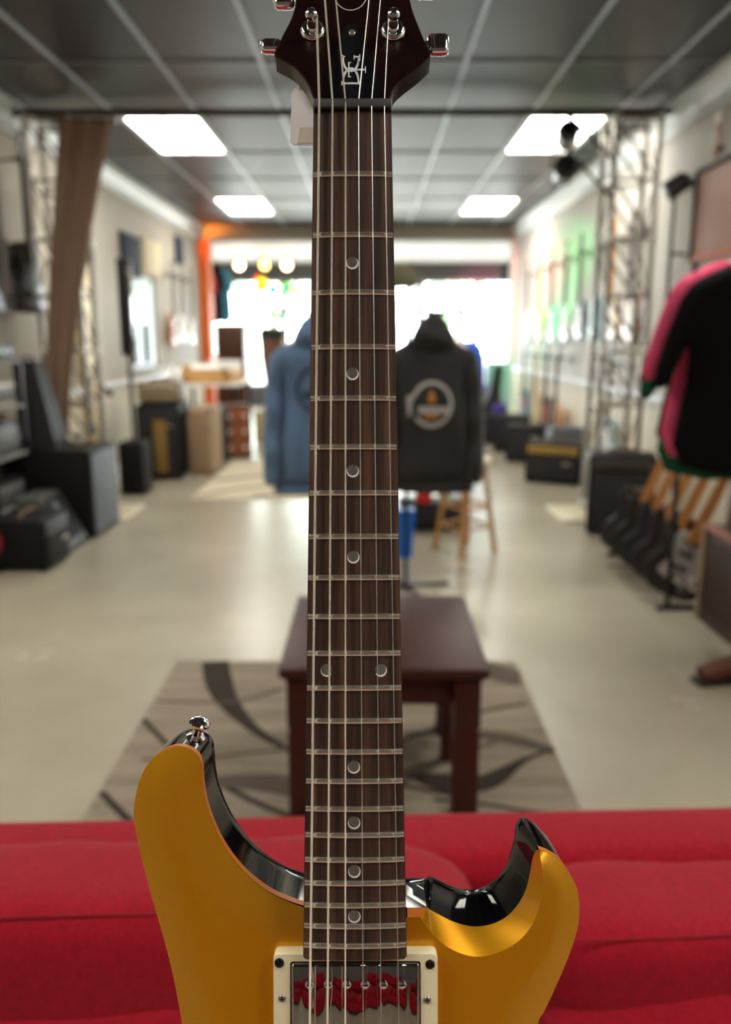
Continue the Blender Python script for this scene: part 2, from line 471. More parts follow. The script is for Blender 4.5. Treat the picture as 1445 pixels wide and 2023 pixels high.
gold = bpy.data.materials.new('gold_lacquer'); gold.use_nodes = True
nt = gold.node_tree; N, L = nt.nodes, nt.links; b = N['Principled BSDF']
b.inputs['Metallic'].default_value = 0.68; b.inputs['Roughness'].default_value = 0.38
b.inputs['Coat Weight'].default_value = 0.8; b.inputs['Coat Roughness'].default_value = 0.03
tc = N.new('ShaderNodeTexCoord'); nz = N.new('ShaderNodeTexNoise'); nz.inputs['Scale'].default_value = 2500
cr = N.new('ShaderNodeValToRGB'); cr.color_ramp.elements[0].color = srgb(222, 150, 12); cr.color_ramp.elements[1].color = srgb(244, 178, 26)
L.new(tc.outputs['Object'], nz.inputs['Vector']); L.new(nz.outputs['Fac'], cr.inputs['Fac']); L.new(cr.outputs['Color'], b.inputs['Base Color'])
lacq = M('black_lacquer', (0.003, 0.003, 0.004, 1), rough=0.06, var=0.0, spec=0.14)
bind_m = C('amber_binding', 200, 112, 38, rough=0.4, spec=0.25, stretch=(1, 1, 6), scale=40, var=0.2)

left_px = [(600, 1789), (575, 1781), (540, 1766), (505, 1742), (475, 1714), (450, 1682), (430, 1647), (415, 1611), (405, 1575), (400, 1540), (398, 1512), (391, 1492), (374, 1479), (350, 1474), (325, 1482), (300, 1500), (283, 1525), (271, 1560), (265, 1600), (268, 1635), (280, 1692), (300, 1770), (320, 1838), (340, 1915), (352, 1975), (360, 2023), (364, 2100), (352, 2180), (310, 2285), (240, 2410), (168, 2550), (128, 2690), (132, 2810), (182, 2935), (290, 3040), (450, 3105), (620, 3130), (712, 3134),
           (800, 3130), (970, 3105), (1130, 3040), (1240, 2935), (1293, 2810), (1298, 2690), (1262, 2550), (1190, 2410), (1118, 2285), (1074, 2180), (1060, 2100), (1063, 2023), (1075, 1998), (1092, 1962), (1112, 1917), (1131, 1868), (1142, 1828), (1145, 1790), (1140, 1755), (1125, 1724), (1106, 1699), (1085, 1685), (1066, 1678)]
ridge_px = [(1066, 1678), (1069, 1700), (1073, 1730), (1072, 1762), (1065, 1796), (1050, 1830), (1026, 1858), (990, 1880), (950, 1890), (915, 1885), (880, 1868), (852, 1842), (830, 1812)]
inner_px = [(1060, 1679), (1053, 1695), (1048, 1722), (1040, 1755), (1025, 1785), (1001, 1811), (970, 1826), (935, 1830), (900, 1822), (872, 1809), (852, 1798), (846, 1794), (843, 1793)]
ZE, ZR = -0.0170, -0.0126
A = [gl(p.x, p.y, ZE) for p in crom([(a, c, 0) for a, c in left_px], 5)]
K = len(ridge_px)
Rg = crom([(a, c, 0) for a, c in ridge_px], 5); Ri = crom([(a, c, 0) for a, c in inner_px], 5)
nR = len(Rg)
ridge, inner = [], []
for i in range(nR):
    t = i / (nR - 1); k = min(1, t / 0.12) ; k2 = min(1, (1 - t) / 0.10)
    s = lambda q: q * q * (3 - 2 * q)
    zr = ZE + (ZR - ZE) * s(k)
    zi = -0.0190 + (-0.0265 + 0.0190) * s(k) * s(k2)
    ridge.append(gl(Rg[i].x, Rg[i].y, zr)); inner.append(gl(Ri[i].x, Ri[i].y, zi))
ridge[0] = A[-1].copy(); 
heel_top = gl(805, 1812, -0.0130); heel_in = gl(805, 1793, -0.0195)
under = [gl(770, 1806, -0.0130), gl(690, 1800, -0.0130), gl(630, 1794, -0.0140)]
# --- top: carved gold face
top_poly = A + ridge[1:] + [heel_top] + under
drop = [0.0042] * len(A) + [max(0.0, -0.0123 - p.z) for p in ridge[1:]] + [0.0007] + [0.0007, 0.0007, 0.0017]
for i in range(12): drop[i] = 0.0030 + 0.0012 * i / 12
pts, tris, D = fill_poly([(p.x, p.y) for p in top_poly], 0.0045)
dA = np.array(drop); dB = np.roll(dA, -1)
dseg = (dA + dB) / 2
wgt = 1 / (D + 0.0006) ** 3
dr = (wgt * dseg[None]).sum(1) / wgt.sum(1)
dm = D.min(1)
s_ = np.clip(dm / 0.034, 0, 1); prof = (1 - s_) ** 2.2
zt = -0.0123 - dr * prof
mb = MB(); mb.v = [(p[0], p[1], float(z)) for p, z in zip(pts, zt)]
nb = len(top_poly)
mb.f = tris
# scoop bevel belongs to the same gold face
n0 = len(mb.v)
mb.v += [tuple(p) for p in ridge] + [tuple(p) for p in inner]
mid = []
for i in range(nR - 1):
    mb.f.append((n0 + i, n0 + i + 1, n0 + nR + i + 1, n0 + nR + i))
face = mb.build('gold_top', gold, guitar, smooth=40)
# --- amber edge of the cap
sub = A[::1]
edge_loop = A
zb = -0.0225
mb = MB(); n = len(edge_loop)
mb.v = [tuple(p) for p in edge_loop] + [(p.x, p.y, zb) for p in edge_loop]
mb.f = [(i, i + 1, n + i + 1, n + i) for i in range(n - 1)]
m0 = len(mb.v)
mb.v += [tuple(heel_top), tuple(ridge[-1]), tuple(inner[-1]), tuple(heel_in)]
mb.f.append((m0, m0 + 1, m0 + 2, m0 + 3))
mb.build('edge_binding', bind_m, guitar, smooth=60)
# --- black back and sides
loop = [Vector((p.x, p.y, zb)) for p in A] + inner[1:] + [Vector((heel_in.x, heel_in.y, heel_in.z))] + [Vector((q.x, q.y + 0.004, -0.023)) for q in under]
n = len(loop)
area = sum(loop[i].x * loop[(i + 1) % n].y - loop[(i + 1) % n].x * loop[i].y for i in range(n))
sg = 1 if area > 0 else -1
def inset(d):
    out = []
    for i in range(n):
        t = (loop[(i + 3) % n] - loop[i - 3]); t.z = 0; t.normalize()
        nn = Vector((-t.y, t.x, 0)) * sg
        out.append(loop[i] + nn * d)
    return out
lev = [(0, None), (0, -0.035), (0, -0.048), (0, -0.056)] + [(0.008 * (1 - math.cos(a)), -0.056 - 0.008 * math.sin(a)) for a in (0.4, 0.8, 1.2, 1.57)]
nA_, nI_ = len(A), len(inner) - 1
flare = [0.0] * n
for i in range(nI_):
    q_ = i / (nI_ - 1); flare[nA_ + i] = (0.0045 + 0.0025 * min(1, q_ / 0.4)) * min(1, (1 - q_) / 0.15)
for i in range(10): flare[nA_ - 1 - i] = 0.0045 * (1 - i / 10) ** 1.5
mb = MB()
for d, z in lev:
    q = inset(d) if d else loop
    k_ = 0 if z is None else min(1, max(0, (-z - 0.026) / 0.022))
    o_ = inset(-0.01)
    q = [p + (o_[i] - loop[i]) * (flare[i] * 100 * k_) for i, p in enumerate(q)]
    mb.v += [(p.x, p.y, p.z if z is None else z) for p in q]
for k in range(len(lev) - 1):
    for i in range(n):
        j = (i + 1) % n
        mb.f.append((k * n + i, k * n + j, (k + 1) * n + j, (k + 1) * n + i))
mb.f.append(tuple(range((len(lev) - 1) * n, len(lev) * n)))
# heel block behind the neck
hx = heel_in.x
mb.add([(-0.027, heel_in.y - 0.02, -0.021), (hx + 0.001, heel_in.y - 0.02, -0.021), (hx - 0.001, heel_in.y + 0.004, -0.021), (-0.026, heel_in.y + 0.004, -0.021),
        (-0.024, heel_in.y - 0.02, -0.056), (0.024, heel_in.y - 0.02, -0.056), (0.02, heel_in.y + 0.006, -0.05), (-0.02, heel_in.y + 0.006, -0.05)],
       [(0, 1, 2, 3), (4, 5, 6, 7), (0, 1, 5, 4), (1, 2, 6, 5), (2, 3, 7, 6), (3, 0, 4, 7)])
mb.build('back_and_sides', lacq, guitar, smooth=40)

# --- fretboard
rose, nt, b = new_mat('rosewood'); N, L = nt.nodes, nt.links
tc = N.new('ShaderNodeTexCoord'); mp = N.new('ShaderNodeMapping'); mp.inputs['Scale'].default_value = (190, 5, 30)
nz = N.new('ShaderNodeTexNoise'); nz.inputs['Scale'].default_value = 1; nz.inputs['Detail'].default_value = 5; nz.inputs['Roughness'].default_value = 0.6
mp2 = N.new('ShaderNodeMapping'); mp2.inputs['Scale'].default_value = (1500, 60, 100); n2 = N.new('ShaderNodeTexNoise'); n2.inputs['Scale'].default_value = 1
cr = N.new('ShaderNodeValToRGB'); e = cr.color_ramp.elements
e[0].position = 0.32; e[0].color = srgb(34, 23, 19); e[1].position = 0.72; e[1].color = srgb(104, 72, 53)
k_ = cr.color_ramp.elements.new(0.5); k_.color = srgb(64, 43, 34)
mx = N.new('ShaderNodeMix'); mx.data_type = 'RGBA'; mx.blend_type = 'MULTIPLY'; mx.inputs[0].default_value = 0.6
cr2 = N.new('ShaderNodeValToRGB'); cr2.color_ramp.elements[0].position = 0.3; cr2.color_ramp.elements[0].color = (0.45, 0.42, 0.4, 1); cr2.color_ramp.elements[1].position = 0.55
bp = N.new('ShaderNodeBump'); bp.inputs['Strength'].default_value = 0.25; bp.inputs['Distance'].default_value = 0.0004
L.new(tc.outputs['Object'], mp.inputs['Vector']); L.new(mp.outputs['Vector'], nz.inputs['Vector']); L.new(nz.outputs['Fac'], cr.inputs['Fac'])
L.new(tc.outputs['Object'], mp2.inputs['Vector']); L.new(mp2.outputs['Vector'], n2.inputs['Vector']); L.new(n2.outputs['Fac'], cr2.inputs['Fac'])
L.new(cr.outputs['Color'], mx.inputs[6]); L.new(cr2.outputs['Color'], mx.inputs[7]); L.new(mx.outputs[2], b.inputs['Base Color'])
L.new(n2.outputs['Fac'], bp.inputs['Height']); L.new(bp.outputs['Normal'], b.inputs['Normal'])
b.inputs['Roughness'].default_value = 0.48
RAD = 0.254
def halfw(s): return 0.02145 + (0.0281 - 0.02145) * s / 0.4568       # half width at distance s below the nut
def crown_z(x): return -x * x / (2 * RAD)
S_END = 0.4645
mb = MB(); nx, ny = 14, 2
secs = [0.0, 0.4568, S_END - 0.0015, S_END]
for si, s in enumerate(secs):
    hw = halfw(s) - (0.0015 if si == 3 else 0)
    for i in range(nx + 1):
        x = -hw + 2 * hw * i / nx
        mb.v.append((x, NUT - s, crown_z(x)))
    mb.v.append((hw, NUT - s, -0.0075)); mb.v.append((-hw, NUT - s, -0.0075))
nn = nx + 3
for k in range(3):
    for i in range(nn):
        j = (i + 1) % nn
        mb.f.append((k * nn + i, k * nn + j, (k + 1) * nn + j, (k + 1) * nn + i))
mb.f += [tuple(range(nn)), tuple(range(3 * nn, 4 * nn))]
fb = mb.build('fretboard', rose, guitar, smooth=40)
# --- neck shaft
mb = MB(); m_ = 12
for s in (-0.004, 0.1, 0.3, 0.40):
    hw = halfw(max(s, 0)) ; dp = 0.0135 + 0.006 * max(0, s)
    for i in range(m_ + 1):
        a = PI * i / m_
        mb.v.append((hw * math.cos(a), NUT - s, -0.0072 - dp * math.sin(a) ** 0.8))
for k in range(3):
    for i in range(m_): mb.f.append((k * (m_ + 1) + i, k * (m_ + 1) + i + 1, (k + 1) * (m_ + 1) + i + 1, (k + 1) * (m_ + 1) + i))
mb.f += [tuple(range(m_ + 1)), tuple(range(3 * (m_ + 1), 4 * (m_ + 1)))]
mahog = C('dark_mahogany', 26, 9, 8, rough=0.25, spec=0.35, stretch=(40, 3, 20), scale=3, var=0.4)
mb.build('neck', mahog, guitar, smooth=50)
# --- frets
for k in range(1, 23):
    s = 0.635 * (1 - 2 ** (-k / 12)); hw = halfw(s) - 0.0004
    mb = MB(); prof = [(-0.00165 * math.cos(PI * q_ / 9), -0.0002 + 0.00135 * math.sin(PI * q_ / 9)) for q_ in range(10)]
    for i in range(13):
        x = -hw + 2 * hw * i / 12
        inset_ = 0.0006 if i in (0, 12) else 0
        for (yy, zz) in prof: mb.v.append((x, NUT - s + yy, crown_z(x) + (zz if not inset_ else zz * 0.55)))
    q = len(prof)
    for i in range(12):
        for c in range(q - 1): mb.f.append((i * q + c, i * q + c + 1, (i + 1) * q + c + 1, (i + 1) * q + c))
    mb.f += [tuple(range(q)), tuple(range(12 * q, 13 * q))]
    mb.build('fret', nickel, guitar, smooth=70)
# --- moon inlays: pearl disc with a grey disc set into it
pearl = C('pearl', 252, 250, 242, rough=0.25, coat=0.5, scale=600, var=0.08)
shell = C('grey_shell', 104, 100, 97, rough=0.3, coat=0.5, scale=700, var=0.25)
def inlay(u, v):
    c = gl(u, v, 0.0)
    mb = MB().lathe([(0.0034, -0.0006), (0.0034, 0.00012)], 28, T((c.x, c.y, crown_z(c.x))))
    o = mb.build('inlay', pearl, guitar)
    mb = MB().lathe([(0.00295, -0.0006), (0.00295, 0.00022)], 28, T((c.x - 0.00012, c.y + 0.00058, crown_z(c.x))))
    mb.build('moon', shell, o)
for (u, v) in ((696.5, 520), (697, 739), (697.5, 931), (698.5, 1101), (646, 1325), (752.5, 1325), (699.5, 1516), (700, 1626), (700.5, 1722), (700.5, 1811)): inlay(u, v)
# --- nut
nut = MB().box((0, NUT + 0.0026, -0.0005), (0.0432, 0.0050, 0.0058), 0.0007)
nut.build('nut', C('graphite_nut', 62, 64, 66, rough=0.4), guitar)
MB().box((0, NUT - 0.0004, -0.0016), (0.0428, 0.0012, 0.0034)).build('nut_shadow_gap', C('gap_shade_dark', 14, 11, 10), guitar)  # near-black strip paints the shade between nut and fretboard

# --- headstock, tilted back
TILT = math.radians(9)
h_org = Vector((0, NUT + 0.004, -0.0012)); h_up = Vector((0, math.cos(TILT), -math.sin(TILT))); h_n = Vector((0, math.sin(TILT), math.cos(TILT)))
HM = Matrix(((1, 0, 0, h_org.x), (0, h_up.y, h_n.y, h_org.y), (0, h_up.z, h_n.z, h_org.z), (0, 0, 0, 1)))
HI = HM.inverted()
def gh(u, v, z=0.0):
    p = HI @ gl(u, v, 0, h_org + h_n * z, h_n); return (p.x, p.y)
hs_px = [(771, 205), (773, 190), (781, 173), (799, 156), (825, 136), (847, 116), (851, 107), (841, 84), (828, 52), (816, 20), (809, -10), (803, -70), (800, -140), (790, -220), (765, -300), (722, -345), (670, -350), (620, -310), (588, -230), (580, -140), (585, -70), (585, 0), (575, 36), (560, 66), (548, 93), (542, 107), (550, 114), (580, 131), (604, 160), (617, 188), (621, 205)]
hp = [gh(u, v) for u, v in hs_px]
def round_poly(p, n): return [(q.x, q.y) for q in crom([(a, c, 0) for a, c in p], n)]
hpoly = round_poly(hp, 4)
hs = MB(); nh = len(hpoly); cen = Vector((sum(p[0] for p in hpoly) / nh, sum(p[1] for p in hpoly) / nh))
def hins(d): 
    out = []
    ar = sum(hpoly[i][0] * hpoly[(i + 1) % nh][1] - hpoly[(i + 1) % nh][0] * hpoly[i][1] for i in range(nh)); sg_ = 1 if ar > 0 else -1
    for i in range(nh):
        t = Vector(hpoly[(i + 1) % nh]) - Vector(hpoly[i - 1]); t.normalize(); out.append((hpoly[i][0] - t.y * d * sg_, hpoly[i][1] + t.x * d * sg_))
    return out
for d, z in ((0.0007, 0.0), (0.0, -0.0007), (0, -0.0128), (0.0012, -0.0145)):
    hs.v += [(x, y, z) for x, y in hins(d)]
for k in range(3):
    for i in range(nh):
        j = (i + 1) % nh; hs.f.append((k * nh + i, k * nh + j, (k + 1) * nh + j, (k + 1) * nh + i))
hs.f += [tuple(range(nh)), tuple(range(3 * nh, 4 * nh))]
head = hs.build('headstock', mahog, guitar, smooth=35)
head.matrix_local = HM
# volute joining headstock and neck
cov_px = [(640, 196), (640, 178), (644, 150), (651, 125), (662, 98), (672, 75), (683, 55), (695, 47), (707, 55), (718, 75), (729, 98), (740, 125), (748, 150), (752, 178), (752, 196)]
cv = MB().prism(round_poly([gh(u, v, 0.0012) for u, v in cov_px], 3), 0.0, 0.0014)
cover = cv.build('truss_rod_cover', C('cover_black', 14, 15, 19, rough=0.22, coat=0.6), head)
c = gh(696, 64, 0.0016)
sc = MB().lathe([(0.0019, 0.0012), (0.0019, 0.0018), (0.0013, 0.0024), (0.0004, 0.0025)], 16, T((c[0], c[1], 0))); sc.build('screw', nickel, head)
# white monogram, lettering lying on its side, and the thin ring above
ink = C('silver_white_ink', 214, 214, 220, rough=0.4)
def ribbon(mb, pts, wpx, z):
    P = [Vector(gh(u, v, z)) for u, v in pts]; ww = wpx if isinstance(wpx, (list, tuple)) else [wpx] * len(P)
    base = len(mb.v)
    for i, p in enumerate(P):
        t = (P[min(i + 1, len(P) - 1)] - P[max(0, i - 1)]).normalized(); nn_ = Vector((-t.y, t.x)) * (ww[i] * 0.000139)
        for q in (p + nn_, p - nn_): mb.v.append((q.x, q.y, z)); 
    k = len(P)
    n1 = len(mb.v)
    mb.v += [(x, y, z - 0.0002) for x, y, _ in mb.v[base:n1]]
    off = n1 - base
    for i in range(k - 1):
        a = base + 2 * i
        mb.f.append((a, a + 1, a + 3, a + 2)); mb.f.append((a + off, a + off + 1, a + off + 3, a + off + 2))
        mb.f.append((a, a + 2, a + off + 2, a + off)); mb.f.append((a + 1, a + 3, a + off + 3, a + off + 1))
def arc(cx, cy, rx, ry, a0, a1, n=18): return [(cx + rx * math.cos(math.radians(a0 + (a1 - a0) * i / n)), cy - ry * math.sin(math.radians(a0 + (a1 - a0) * i / n))) for i in range(n + 1)]
ZI = 0.0017
mb = MB()                                                # D
ribbon(mb, [(674.5, 164.5), (712, 164.5)], 4.0, ZI)
ribbon(mb, [(675.5, 160), (675.5, 168.5)], 2.0, ZI); ribbon(mb, [(711.5, 160), (711.5, 168.5)], 2.0, ZI)
ribbon(mb, arc(693.5, 160, 15, 25, 190, -10), [2.5 + 2.8 * math.sin(PI * i / 18) for i in range(19)], ZI)
mb.build('letter_d', ink, head, smooth=0)
mb = MB()                                                # G
ribbon(mb, arc(693.5, 118, 15, 22, 160, 368), [2.5 + 2.6 * math.sin(PI * i / 18) for i in range(19)], ZI + 0.0001)
ribbon(mb, [(675.5, 109), (682, 112)], 2.6, ZI + 0.0001); ribbon(mb, [(700, 109), (700, 117)], 2.2, ZI + 0.0001); ribbon(mb, [(699, 112), (711, 112)], 3.4, ZI + 0.0001); ribbon(mb, [(711, 107), (711, 120)], 2.4, ZI + 0.0001)
mb.build('letter_g', ink, head, smooth=0)
mb = MB()                                                # T
ribbon(mb, [(689.5, 124), (689.5, 151)], 3.0, ZI + 0.0002); ribbon(mb, [(688, 123.5), (694, 123.5)], 2.0, ZI + 0.0002); ribbon(mb, [(688, 151.5), (694, 151.5)], 2.0, ZI + 0.0002)
ribbon(mb, [(689, 137.5), (722, 137.5)], 3.4, ZI + 0.0002); ribbon(mb, [(722.5, 131), (722.5, 144)], 2.2, ZI + 0.0002)
mb.build('letter_t', ink, head, smooth=0)
mb = MB(); ribbon(mb, arc(693, -12, 32, 32, 0, 360, 40), 1.7, 0.0004); mb.build('ring_mark', ink, head, smooth=0)
# tuners
def tuner(u, v, side, bu, bv, bw, bh):
    c = gh(u, v)
    t = MB().lathe([(0.0068, 0.0), (0.0068, 0.0008), (0.0060, 0.0018), (0.0048, 0.0022)], 28, T((c[0], c[1], 0))).build('tuner', chrome, head)
    MB().lathe([(0.0029, 0.0015), (0.0029, 0.0060), (0.0026, 0.0072), (0.0024, 0.0088), (0.0031, 0.0100), (0.0035, 0.0116), (0.0031, 0.0132), (0.0016, 0.0143), (0.0002, 0.0145)], 24, T((c[0], c[1], 0))).build('post', chrome, t)
    bc = gh(bu, bv, -0.011)
    mb = MB().box((bc[0], bc[1], -0.011), (bw, bh, 0.0065), 0.003, seg=4)
    mb.tube([(bc[0] - side * bw * 0.3, bc[1], -0.011), (c[0] + side * 0.004, c[1] - 0.0, -0.016)], 0.0028, 12)
    mb.build('button', chrome, t)
    MB().box((c[0], c[1], -0.0185), (0.013, 0.016, 0.008), 0.002).build('gear_case', chrome, t)
    return c
posts = {}
posts[0] = tuner(618, 60, -1, 536, 92, 0.0125, 0.0085); posts[5] = tuner(777, 60, 1, 866, 89, 0.0125, 0.0130)
posts[1] = tuner(628, -62, -1, 562, -8, 0.0125, 0.0170); posts[4] = tuner(768, -62, 1, 842, -22, 0.0125, 0.0130)
posts[2] = tuner(636, -185, -1, 566, -150, 0.0125, 0.0140); posts[3] = tuner(760, -185, 1, 830, -150, 0.0125, 0.0140)
# --- strings
wound = bpy.data.materials.new('wound_string'); wound.use_nodes = True
nt = wound.node_tree; N, L = nt.nodes, nt.links; b = N['Principled BSDF']
b.inputs['Metallic'].default_value = 0.85; b.inputs['Roughness'].default_value = 0.38; b.inputs['Base Color'].default_value = (0.85, 0.80, 0.68, 1)
tc = N.new('ShaderNodeTexCoord'); wv = N.new('ShaderNodeTexWave'); wv.bands_direction = 'Y'; wv.inputs['Scale'].default_value = 700
bp = N.new('ShaderNodeBump'); bp.inputs['Strength'].default_value = 0.8; bp.inputs['Distance'].default_value = 0.0003
L.new(tc.outputs['Object'], wv.inputs['Vector']); L.new(wv.outputs['Fac'], bp.inputs['Height']); L.new(bp.outputs['Normal'], b.inputs['Normal'])
plain = M('plain_string', (0.86, 0.83, 0.76, 1), rough=0.3, metal=0.9, var=0.02)
nut_x = [631, 657.3, 683, 708.7, 734.6, 760]; low_x = [613.2, 647.8, 682.5, 717.5, 752.8, 787.5]
rad = [0.00068, 0.00056, 0.00046, 0.00023, 0.00021, 0.00019]
BR_Y = NUT - 0.637
for i in range(6):
    a = gl(nut_x[i], 204, 0.0022); c = gl(low_x[i], 1950, 0.0046)
    d = (c - a) / (c.y - a.y)
    br = a + d * (BR_Y - a.y)
    px, py = posts[i]; sd = 0.0028 if i < 3 else -0.0028
    tp = HM @ Vector((px + sd, py - 0.0006, 0.0078))
    lap = HM @ Vector((px + sd, py + 0.003, 0.0078))
    MB().tube([br, a + Vector((0, -0.002, 0)), a + Vector((0, 0.0012, -0.0002)), tp, lap], rad[i], 8).build('string', wound if i < 3 else plain, guitar, smooth=80)
# --- pickup with ring, cover and screws
ivory = C('aged_ivory', 244, 232, 196, rough=0.3, coat=0.3)
ZP = -0.0050
def rrect(x0, y0, x1, y1, r, n=5):
    out = []
    for cx, cy, a0 in ((x1 - r, y1 - r, 0), (x0 + r, y1 - r, 90), (x0 + r, y0 + r, 180), (x1 - r, y0 + r, 270)):
        for k in range(n + 1):
            a = math.radians(a0 + 90 * k / n); out.append((cx + r * math.cos(a), cy + r * math.sin(a)))
    return out
a = gl(540, 1884, ZP); c = gl(866, 2052, ZP)
x0, x1, y1 = a.x, c.x, a.y; y0 = y1 - 0.0455
ia = gl(575, 1901, ZP); ic = gl(830.5, 2035, ZP); ix0, ix1, iy1 = ia.x, ic.x, ia.y; iy0 = iy1 - 0.0385
def frame_mesh(outer, innr, z0, z1):
    mb = MB(); n = len(outer)
    for z, poly in ((z0, outer), (z1 - 0.001, outer), (z1, [(p[0] * 0.988 + 0.012 * (x0 + x1) / 2, p[1] * 1.0 + (0.0006 if p[1] < (y0 + y1) / 2 else -0.0006)) for p in outer]), (z1, innr), (z0, innr)):
        mb.v += [(x, y, z) for x, y in poly]
    for k in range(4):
        for i in range(n):
            j = (i + 1) % n; mb.f.append((k * n + i, k * n + j, (k + 1) * n + j, (k + 1) * n + i))
    return mb
ring = frame_mesh(rrect(x0, y0, x1, y1, 0.003), rrect(ix0 - 0.0004, iy0 - 0.0004, ix1 + 0.0004, iy1 + 0.0004, 0.0015), -0.0135, ZP).build('pickup_ring', ivory, guitar, smooth=40)
wavy, nt, b = new_mat('chrome_cover'); N, L = nt.nodes, nt.links
b.inputs['Metallic'].default_value = 1; b.inputs['Roughness'].default_value = 0.05; b.inputs['Base Color'].default_value = (0.42, 0.40, 0.40, 1)
tc = N.new('ShaderNodeTexCoord'); nz = N.new('ShaderNodeTexNoise'); nz.inputs['Scale'].default_value = 1; nz.inputs['Detail'].default_value = 1
mpc = N.new('ShaderNodeMapping'); mpc.inputs['Scale'].default_value = (95, 16, 40)
bp = N.new('ShaderNodeBump'); bp.inputs['Strength'].default_value = 0.8; bp.inputs['Distance'].default_value = 0.004
L.new(tc.outputs['Object'], mpc.inputs['Vector']); L.new(mpc.outputs['Vector'], nz.inputs['Vector']); L.new(nz.outputs['Fac'], bp.inputs['Height']); L.new(bp.outputs['Normal'], b.inputs['Normal'])
ZC = -0.0030
pc = MB().box(((ix0 + ix1) / 2, (iy0 + iy1) / 2, ZC - 0.006), (ix1 - ix0 - 0.0006, iy1 - iy0 - 0.0006, 0.012), 0.0016, seg=3).build('pickup_cover', wavy, guitar)
for u in (612, 648.5, 685.5, 722, 758, 795):
    q = gl(u, 1945, ZC)
    o = MB().lathe([(0.0024, -0.001), (0.0024, 0.0004), (0.0018, 0.0009), (0.0006, 0.0011)], 20, T((q.x, q.y, ZC))).build('pole_screw', chrome, pc)
    MB().box((q.x, q.y, ZC + 0.0010), (0.0036, 0.0006, 0.0003)).build('slot', darkmetal, o)
for (u, v, r, mm) in ((552, 1902, 0.0026, darkmetal), (850, 1905, 0.0026, darkmetal), (557.5, 1972, 0.0020, steel), (844.5, 1975, 0.0020, steel)):
    q = gl(u, v, ZP)
    o = MB().lathe([(r, -0.001), (r, 0.0003), (r * 0.8, 0.0008), (r * 0.3, 0.0011)], 18, T((q.x, q.y, ZP))).build('ring_screw', mm, ring)
    MB().box((q.x, q.y, ZP + 0.0009), (r * 1.3, 0.0004, 0.0005)).box((q.x, q.y, ZP + 0.0009), (0.0004, r * 1.3, 0.0005)).build('slot', C('slot_black', 12, 12, 12), o)
# --- strap button on the upper horn
sb = gl(386, 1466, -0.038); sb.y += 0.002
d = Vector((0.30, 1, 0.25)).normalized(); q = d.to_track_quat('Z', 'Y').to_matrix().to_4x4()
MB().lathe([(0.0052, -0.004), (0.0056, 0.0015), (0.0030, 0.0030), (0.0026, 0.0065), (0.0040, 0.0085), (0.0066, 0.0100), (0.0066, 0.0112), (0.0050, 0.0128), (0.0010, 0.0136)], 28, T(sb) @ q).build('strap_button', chrome, guitar)
# --- bridge and controls below the picture's edge
brg = MB().box((0, BR_Y - 0.012, -0.004), (0.09, 0.014, 0.012), 0.004).box((0, BR_Y, -0.0005), (0.074, 0.006, 0.007), 0.001)
for s in (-1, 1): brg.lathe([(0.006, -0.012), (0.006, 0.003)], 16, T((s * 0.041, BR_Y - 0.012, 0)))
brg.build('bridge', nickel, guitar)
for (x, y) in ((0.095, 0.13), (0.115, 0.075)):
    MB().lathe([(0.011, -0.0125), (0.0125, -0.010), (0.0115, 0.006), (0.009, 0.008)], 24, T((x, y, 0))).build('control_knob', C('amber_knob', 190, 130, 40, rough=0.2), guitar)

# price tag hanging behind the nut end
tg = thing('price_tag', 'white paper price tag hanging beside the guitar nut', 'tag')
tg.matrix_world = GM @ T((0, NUT + 0.010, -0.030)) @ RX(math.radians(-14))
def gt(u, v): p = gl(u, v, -0.027); return (p.x, p.y - NUT - 0.010)
poly = round_poly([gt(*p) for p in ((575, 168), (580, 158), (596, 155), (618, 155), (627, 168), (627, 285), (622, 291), (580, 290), (574, 284), (574, 225))], 1)
pg = MB().prism(poly, -0.0003, 0.0003).build('card', C('tag_paper', 250, 244, 244, rough=0.7), tg, smooth=0)
MB().prism([gt(*p) for p in ((592, 251), (626, 251), (626, 288), (588, 288))], 0.0003, 0.0006).build('sticker', C('tag_sticker', 226, 214, 192, rough=0.6), tg, smooth=0)
p0, p1 = gt(590, 160), gt(585, 115)
MB().tube([(p0[0], p0[1], 0.0006), ((p0[0] + p1[0]) / 2 - 0.001, (p0[1] + p1[1]) / 2, 0.0004), (p1[0], p1[1], -0.002), (p1[0] + 0.004, p1[1] + 0.012, -0.006)], 0.0005, 6).build('loop_string', paper, tg)

# stand that carries the guitar, on the sofa seat
SEAT = 0.432
low = GM @ Vector((0, 0, -0.03))
st = thing('guitar_stand', 'black tubular guitar stand on the sofa seat under the gold guitar', 'stand', (low.x, low.y, SEAT))
hz = low.z - SEAT
mb = MB().tube([(0, 0.06, hz + 0.10), (0, 0.03, hz - 0.03), (-0.14, -0.08, 0.012)], 0.011, 10).tube([(0, 0.03, hz - 0.03), (0.14, -0.08, 0.012)], 0.011, 10)
mb.build('front_leg', darkmetal, st)
MB().tube([(0, 0.055, hz + 0.08), (0, 0.14, 0.012)], 0.011, 10).build('rear_leg', darkmetal, st)
for s in (-1, 1):
    MB().tube([(0, 0.04, hz - 0.0), (s * 0.09, 0.045, hz - 0.016), (s * 0.09, -0.035, hz - 0.018), (s * 0.09, -0.05, hz + 0.012)], 0.010, 10).build('cradle_arm', black, st)

